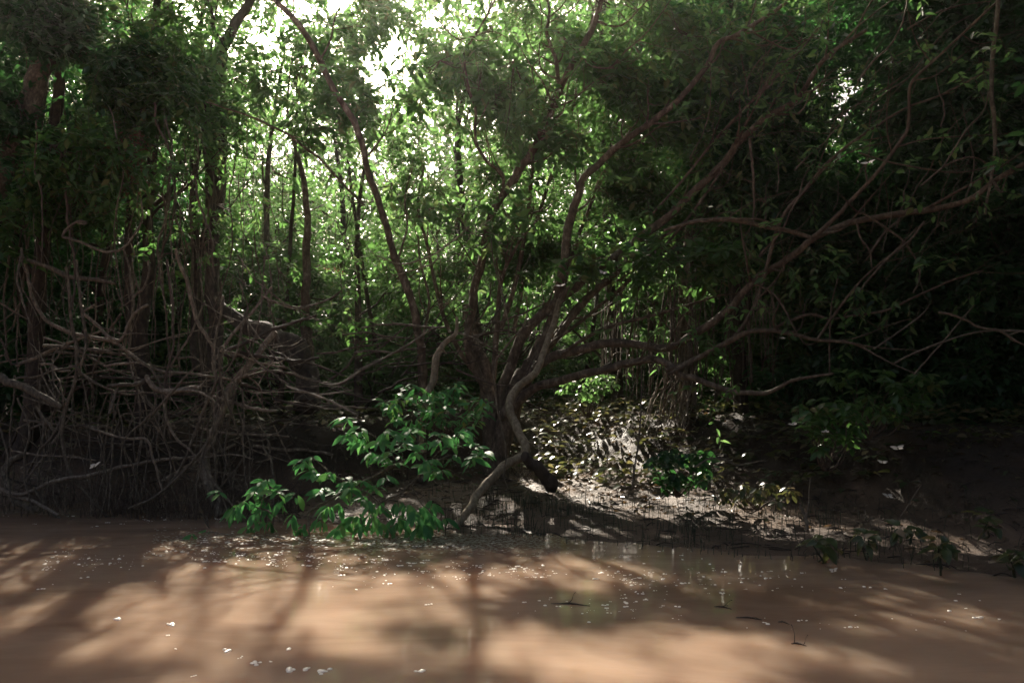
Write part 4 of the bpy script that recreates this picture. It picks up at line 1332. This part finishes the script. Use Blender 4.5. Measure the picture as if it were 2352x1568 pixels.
def creeper(lab, regs, n, mat, L=.085, W=.042, size=.3, nleaf=11, group='leafy creepers draped over the forest edge', nstem=7, cat='creeper', lump=.5, name='leafy_creeper', bark='twig', sky=1.0):
    """leafy climbing plant: foliage in lumps, thin stems running through it"""
    L, W, n, nleaf = L * 1.5, W * 1.7, int(n * .5), 9
    cs, ps = [], []
    ar = np.array([rx * rz for (_, _, _, rx, rz) in regs], float)
    for (vx, vy, Yd, rx, rz), k in zip(regs, ar / ar.sum()):
        c = P(vx, vy, Yd)
        cs.append(c)
        ps.append(blob_points(c, (rx / F * Yd, .45, rz / F * Yd), max(6, int(n * k)), lump))
    base = cs[0].copy()
    root = thing(name, lab, cat, base, group)
    lv, tw, st = Acc(), Acc(), Acc()
    for p, c in zip(ps, cs):
        sprays(lv, tw, p, size, nleaf, L, W, sky=sky)
        for q in range(nstem):
            a = c if q else base
            e = c if not q else p[R_.randrange(len(p))]
            branch_to(st, a, e + [.001, 0, .002], .008, .004, .3, 5)
    st.build('stems', M[bark], root, loc=base)
    lv.build('foliage', M[mat], root, smooth=False, loc=base)
    tag(tw.build('twigs', M['twig'], root, loc=base), kind='stuff')
    return root


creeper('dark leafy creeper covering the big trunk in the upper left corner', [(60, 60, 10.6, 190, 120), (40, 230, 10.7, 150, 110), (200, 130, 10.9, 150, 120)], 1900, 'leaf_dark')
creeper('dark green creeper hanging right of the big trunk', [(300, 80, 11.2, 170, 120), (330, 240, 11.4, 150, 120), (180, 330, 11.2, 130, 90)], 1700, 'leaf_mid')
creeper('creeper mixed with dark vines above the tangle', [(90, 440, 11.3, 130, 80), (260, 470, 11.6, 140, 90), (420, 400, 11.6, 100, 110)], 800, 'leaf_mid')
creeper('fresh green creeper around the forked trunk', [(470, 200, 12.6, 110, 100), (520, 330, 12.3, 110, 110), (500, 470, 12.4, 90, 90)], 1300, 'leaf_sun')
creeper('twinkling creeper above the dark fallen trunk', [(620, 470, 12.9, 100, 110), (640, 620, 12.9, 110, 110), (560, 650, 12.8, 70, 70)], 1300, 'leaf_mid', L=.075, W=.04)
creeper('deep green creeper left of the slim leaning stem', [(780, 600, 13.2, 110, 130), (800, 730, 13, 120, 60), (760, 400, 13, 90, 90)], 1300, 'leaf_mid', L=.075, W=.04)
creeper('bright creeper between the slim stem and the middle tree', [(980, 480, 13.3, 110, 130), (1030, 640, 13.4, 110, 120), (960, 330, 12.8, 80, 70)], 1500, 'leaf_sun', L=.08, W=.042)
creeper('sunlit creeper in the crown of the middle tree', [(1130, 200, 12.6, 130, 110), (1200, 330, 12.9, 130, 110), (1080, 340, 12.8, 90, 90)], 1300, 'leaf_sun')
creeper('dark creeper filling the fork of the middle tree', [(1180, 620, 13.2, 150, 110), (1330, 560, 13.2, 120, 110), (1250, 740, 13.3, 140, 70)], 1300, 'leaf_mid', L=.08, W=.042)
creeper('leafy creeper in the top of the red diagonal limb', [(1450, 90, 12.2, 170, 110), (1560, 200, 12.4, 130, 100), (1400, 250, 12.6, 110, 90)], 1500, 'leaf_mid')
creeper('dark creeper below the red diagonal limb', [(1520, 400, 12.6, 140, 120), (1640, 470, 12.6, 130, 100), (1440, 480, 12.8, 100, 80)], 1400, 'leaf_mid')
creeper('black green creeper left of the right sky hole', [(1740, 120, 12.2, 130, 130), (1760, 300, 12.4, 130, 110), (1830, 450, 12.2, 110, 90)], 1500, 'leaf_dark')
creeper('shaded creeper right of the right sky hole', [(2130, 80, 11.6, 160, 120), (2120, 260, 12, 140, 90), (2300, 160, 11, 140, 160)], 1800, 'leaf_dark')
creeper('shaded creeper low at the right edge of the forest', [(2270, 420, 11, 150, 140), (2200, 600, 11.2, 170, 110), (2330, 700, 10.6, 140, 130)], 1800, 'leaf_dark')
creeper('fern green creeper under the crossing right limbs', [(1880, 640, 12.4, 150, 90), (2000, 560, 12.4, 120, 80), (1800, 740, 12.6, 120, 70)], 1100, 'leaf_mid', L=.09, W=.04)
creeper('creeper behind the upright saplings', [(1480, 700, 14.2, 130, 90), (1600, 620, 14, 110, 90), (1660, 780, 13.8, 110, 60)], 1000, 'leaf_sun')
creeper('low creeper in the dark behind the right bank', [(2050, 820, 11.6, 160, 80), (1860, 880, 12, 130, 50), (2250, 900, 10.6, 160, 90)], 1500, 'leaf_dark')

creeper('bright leafy spray hanging under the sky opening', [(700, 150, 11.8, 170, 90), (820, 60, 12.1, 150, 80), (540, 180, 12, 130, 90)], 380, 'leaf_sun', L=.115, W=.056, name='leafy_spray', lump=0)
creeper('leafy spray right of the sky opening', [(1010, 140, 11.6, 150, 100), (940, 240, 12.1, 140, 80), (1130, 60, 11.8, 170, 90)], 560, 'leaf_sun', L=.115, W=.056, name='leafy_spray', lump=0)
creeper('leafy spray beside the slim leaning stem', [(740, 290, 12, 170, 100), (830, 230, 12.3, 150, 90), (640, 400, 12.3, 150, 90), (900, 420, 12, 140, 100)], 700, 'leaf_sun', L=.11, W=.054, name='leafy_spray', lump=0)
creeper('leafy spray in front of the middle tree crown', [(1180, 140, 11.3, 170, 110), (1280, 330, 11.5, 160, 110), (1150, 450, 11.5, 160, 90), (1060, 520, 11.2, 140, 70)], 620, 'leaf_sun', L=.11, W=.054, name='leafy_spray', lump=0)
creeper('leafy spray among the upper red limbs', [(1420, 160, 11.4, 170, 110), (1580, 80, 11.4, 160, 90), (1480, 330, 11.6, 160, 110)], 560, 'leaf_mid', L=.11, W=.054, name='leafy_spray', lump=0)
creeper('leafy spray over the long right limb', [(1500, 570, 10.8, 130, 50), (1640, 590, 10.6, 130, 50), (1380, 590, 11, 110, 50)], 230, 'leaf_mid', L=.11, W=.054, name='leafy_spray', lump=.2)

creeper('green creeper curtain hanging over the upper tangle', [(120, 330, 10.2, 170, 90), (300, 420, 10.3, 170, 80), (60, 520, 10.4, 120, 80), (430, 560, 10.8, 120, 80)], 900, 'leaf_mid', lump=.1)

# ------------------------------------------------------------------ the forest
FT = []
def T_(lab, vx, Yd, h, r, mat, nsp, **k):
    if Yd < 17:
        nsp = int(nsp * .52)
        k['L'] *= 1.4
        k['W'] *= 1.5
        k['nleaf'] = 10
    x = (vx - 1176) / F * Yd
    nm = k.pop('name', 'forest_tree')
    forest_tree(nm, lab, x, Yd, h, r, None, M[mat], M[k.pop('bark', 'bark_dark')], nsp, **k)


G = 'forest trees behind the bank'
# left mass, close
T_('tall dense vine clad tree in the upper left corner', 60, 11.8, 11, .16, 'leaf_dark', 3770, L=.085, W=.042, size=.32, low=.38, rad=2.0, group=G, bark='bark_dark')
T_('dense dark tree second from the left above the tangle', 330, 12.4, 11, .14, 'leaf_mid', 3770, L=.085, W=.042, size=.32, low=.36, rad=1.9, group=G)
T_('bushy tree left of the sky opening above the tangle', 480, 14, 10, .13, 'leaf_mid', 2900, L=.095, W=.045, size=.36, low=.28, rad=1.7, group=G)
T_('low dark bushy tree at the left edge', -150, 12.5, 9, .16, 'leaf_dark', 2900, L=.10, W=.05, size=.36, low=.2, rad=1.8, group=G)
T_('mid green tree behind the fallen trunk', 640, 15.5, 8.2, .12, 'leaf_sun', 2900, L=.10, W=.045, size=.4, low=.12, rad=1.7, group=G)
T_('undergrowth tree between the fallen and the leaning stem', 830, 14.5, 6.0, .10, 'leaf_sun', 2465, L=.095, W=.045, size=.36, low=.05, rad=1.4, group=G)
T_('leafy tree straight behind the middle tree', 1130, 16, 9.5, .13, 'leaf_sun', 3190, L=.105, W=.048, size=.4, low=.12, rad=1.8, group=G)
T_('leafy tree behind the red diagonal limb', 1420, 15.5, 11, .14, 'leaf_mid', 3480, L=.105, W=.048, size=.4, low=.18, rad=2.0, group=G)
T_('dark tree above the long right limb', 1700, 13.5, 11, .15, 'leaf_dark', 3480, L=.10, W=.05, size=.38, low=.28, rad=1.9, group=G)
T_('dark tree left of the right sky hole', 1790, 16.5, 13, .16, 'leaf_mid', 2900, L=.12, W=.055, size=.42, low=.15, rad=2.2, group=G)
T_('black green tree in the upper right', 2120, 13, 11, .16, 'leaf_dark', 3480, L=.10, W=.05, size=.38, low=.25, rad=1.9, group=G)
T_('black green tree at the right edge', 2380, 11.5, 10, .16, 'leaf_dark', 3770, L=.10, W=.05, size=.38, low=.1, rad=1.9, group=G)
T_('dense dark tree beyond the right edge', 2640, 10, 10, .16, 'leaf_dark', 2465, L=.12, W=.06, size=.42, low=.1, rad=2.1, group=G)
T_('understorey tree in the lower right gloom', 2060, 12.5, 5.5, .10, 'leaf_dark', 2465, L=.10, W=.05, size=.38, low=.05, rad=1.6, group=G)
T_('understorey tree behind the rootlets', 1760, 15, 6.0, .10, 'leaf_mid', 2465, L=.10, W=.05, size=.38, low=.05, rad=1.5, group=G)
T_('low dark tree behind the driftwood', 200, 14, 6.5, .12, 'leaf_dark', 2755, L=.10, W=.05, size=.38, low=.1, rad=2.0, group=G)
for lab, vx, Yd, h in (('low thicket behind the saplings right of the middle', 1330, 17, 5), ('low thicket behind the rooted trunk', 1560, 17.5, 5), ('low thicket behind the middle tree foot', 1000, 17, 4.6), ('low thicket behind the fallen trunk', 640, 17, 4.8),
                        ('low dark thicket behind the tangle', 380, 16, 5), ('low dark thicket in the far left corner', 60, 15.5, 5), ('low thicket under the right sky hole', 1850, 17, 5.5), ('low dark thicket right of the gloomy trunk', 2170, 15.5, 6), ('low dark thicket at the right edge', 2450, 13.5, 6)):
    T_(lab, vx, Yd, h, .08, 'leaf_mid' if 500 < vx < 2000 else 'leaf_dark', 2300, L=.12, W=.06, size=.42, low=.0, rad=1.9, group='low thickets of the undergrowth', name='thicket')
T_('tall thin leaved tree just right of the sky opening', 900, 14.8, 10.5, .06, 'leaf_sun', 3300, L=.11, W=.052, size=.38, low=.45, rad=1.6, group=G)
T_('tall thin leaved tree just left of the slim leaning stem', 640, 14.6, 10.5, .06, 'leaf_sun', 2600, L=.11, W=.052, size=.38, low=.45, rad=1.6, group=G)
forest_tree('forest_tree', 'added unseen tree leaning over the river to shade it from the right', 8.6, 3.6, 10, .3, [((6.6, 5.2, 6.5), (2.6, 2.6, 1.6)), ((6.4, 3.0, 5.6), (2.4, 2.2, 1.5)), ((6.8, 6.5, 4.2), (1.9, 2.0, 1.6)), ((7.6, 1.0, 6.4), (2.6, 2.4, 1.6)), ((5.4, 7.2, 7.4), (2.0, 2.0, 1.2))], M['leaf_dark'], M['bark_dark'], 5200, L=.15, W=.08, size=.5, group=G, sky=0)  # out of view, added to darken the water on the right
# second rank
T_('far tall tree at the left', 0, 20, 18, .2, 'leaf_mid', 2755, L=.16, W=.075, size=.55, low=.1, rad=3.4, group=G)
T_('far tall tree behind the forked trunk', 380, 21, 16, .2, 'leaf_mid', 2755, L=.16, W=.075, size=.55, low=.08, rad=3.2, group=G)
T_('far lower tree under the sky opening', 740, 20, 8.5, .16, 'leaf_sun', 2175, L=.15, W=.07, size=.5, low=.05, rad=2.8, group=G)
T_('far lower tree behind the middle tree', 1060, 22, 10, .16, 'leaf_sun', 2175, L=.16, W=.07, size=.5, low=.05, rad=2.8, group=G)
T_('far tall tree right of the middle', 1400, 21, 16, .2, 'leaf_mid', 2900, L=.16, W=.075, size=.55, low=.12, rad=3.2, group=G)
T_('far tall tree behind the upper right limbs', 1720, 22, 18, .2, 'leaf_mid', 2900, L=.16, W=.075, size=.55, low=.05, rad=3.4, group=G)
T_('far tall tree right of the right sky hole', 2110, 20, 18, .2, 'leaf_mid', 2900, L=.16, W=.075, size=.55, low=.05, rad=3.4, group=G)
T_('far tall tree in the black right corner', 2420, 18, 17, .2, 'leaf_dark', 2900, L=.16, W=.08, size=.55, low=.05, rad=3.4, group=G)
# dead brown leaves caught in the tangle
for lab, vx, vy, rx, rz, n in (('brown dead foliage caught in the upper left tangle', 300, 370, .32, .38, 70), ('dry brown leaf tuft hanging right of the fallen trunk', 790, 610, .5, .5, 60), ('sparse brown leaf tuft left of the hairpin vine', 180, 420, .22, .3, 22)):
    c = P(vx, vy, 10.6)
    acc, tw = Acc(), Acc()
    root = thing('dead_foliage', lab, 'dead leaves', c)
    sprays(acc, tw, blob_points(c, (rx, .3, rz), n, 1.5), .3, 10, .06, .026)
    acc.build('leaves', M['leaf_brown'], root, smooth=False, loc=c)
    tag(tw.build('twigs', M['twig'], root, loc=c), kind='stuff')
# far wood that reads as one mass
acc = Acc()
n = 48000
p = np.column_stack([rng.uniform(-42, 42, n), rng.uniform(27, 48, n), rng.random(n) ** 1.9])
topz = 23 + 3 * np.sin(p[:, 0] * .5) + 2 * np.sin(p[:, 0] * 1.3)
az = np.degrees(np.arctan2(p[:, 0], p[:, 1]))
topz = np.where((az > -24) & (az < 6), np.where(az < -12, 16.5, 19.5) + 1.5 * np.sin(p[:, 0] * .9), topz)
p[:, 2] = ground_z(p[:, 0], p[:, 1]) + p[:, 2] * topz
sprays(acc, None, p, .9, 9, .34, .17, twigs=False)
tag(acc.build('far_forest', M['leaf_mid'], smooth=False), 'far green forest seen between the nearer trees', 'forest', None, 'stuff')

# ------------------------------------------------------------------ added scatter volume imitating the glow of lens flare
bpy_m, nt, b, out = newmat('flare_veil')
nt.nodes.remove(b)
pv = nt.nodes.new('ShaderNodeVolumePrincipled')
pv.inputs['Color'].default_value = (.95, .93, .86, 1)
pv.inputs['Density'].default_value = .00045
pv.inputs['Anisotropy'].default_value = .78
nt.links.new(pv.outputs[0], out.inputs['Volume'])
acc = Acc()
x0, x1, y0, y1, z0, z1 = -410, 410, -310, 710, -120, 60
acc.add([[x0, y0, z0], [x1, y0, z0], [x1, y1, z0], [x0, y1, z0], [x0, y0, z1], [x1, y0, z1], [x1, y1, z1], [x0, y1, z1]],
        [[0, 3, 2, 1], [4, 5, 6, 7], [0, 1, 5, 4], [1, 2, 6, 5], [2, 3, 7, 6], [3, 0, 4, 7]])
tag(acc.build('flare_veil', bpy_m, smooth=False), 'added thin veil imitating the glow of lens flare', 'flare_veil', None, 'stuff')
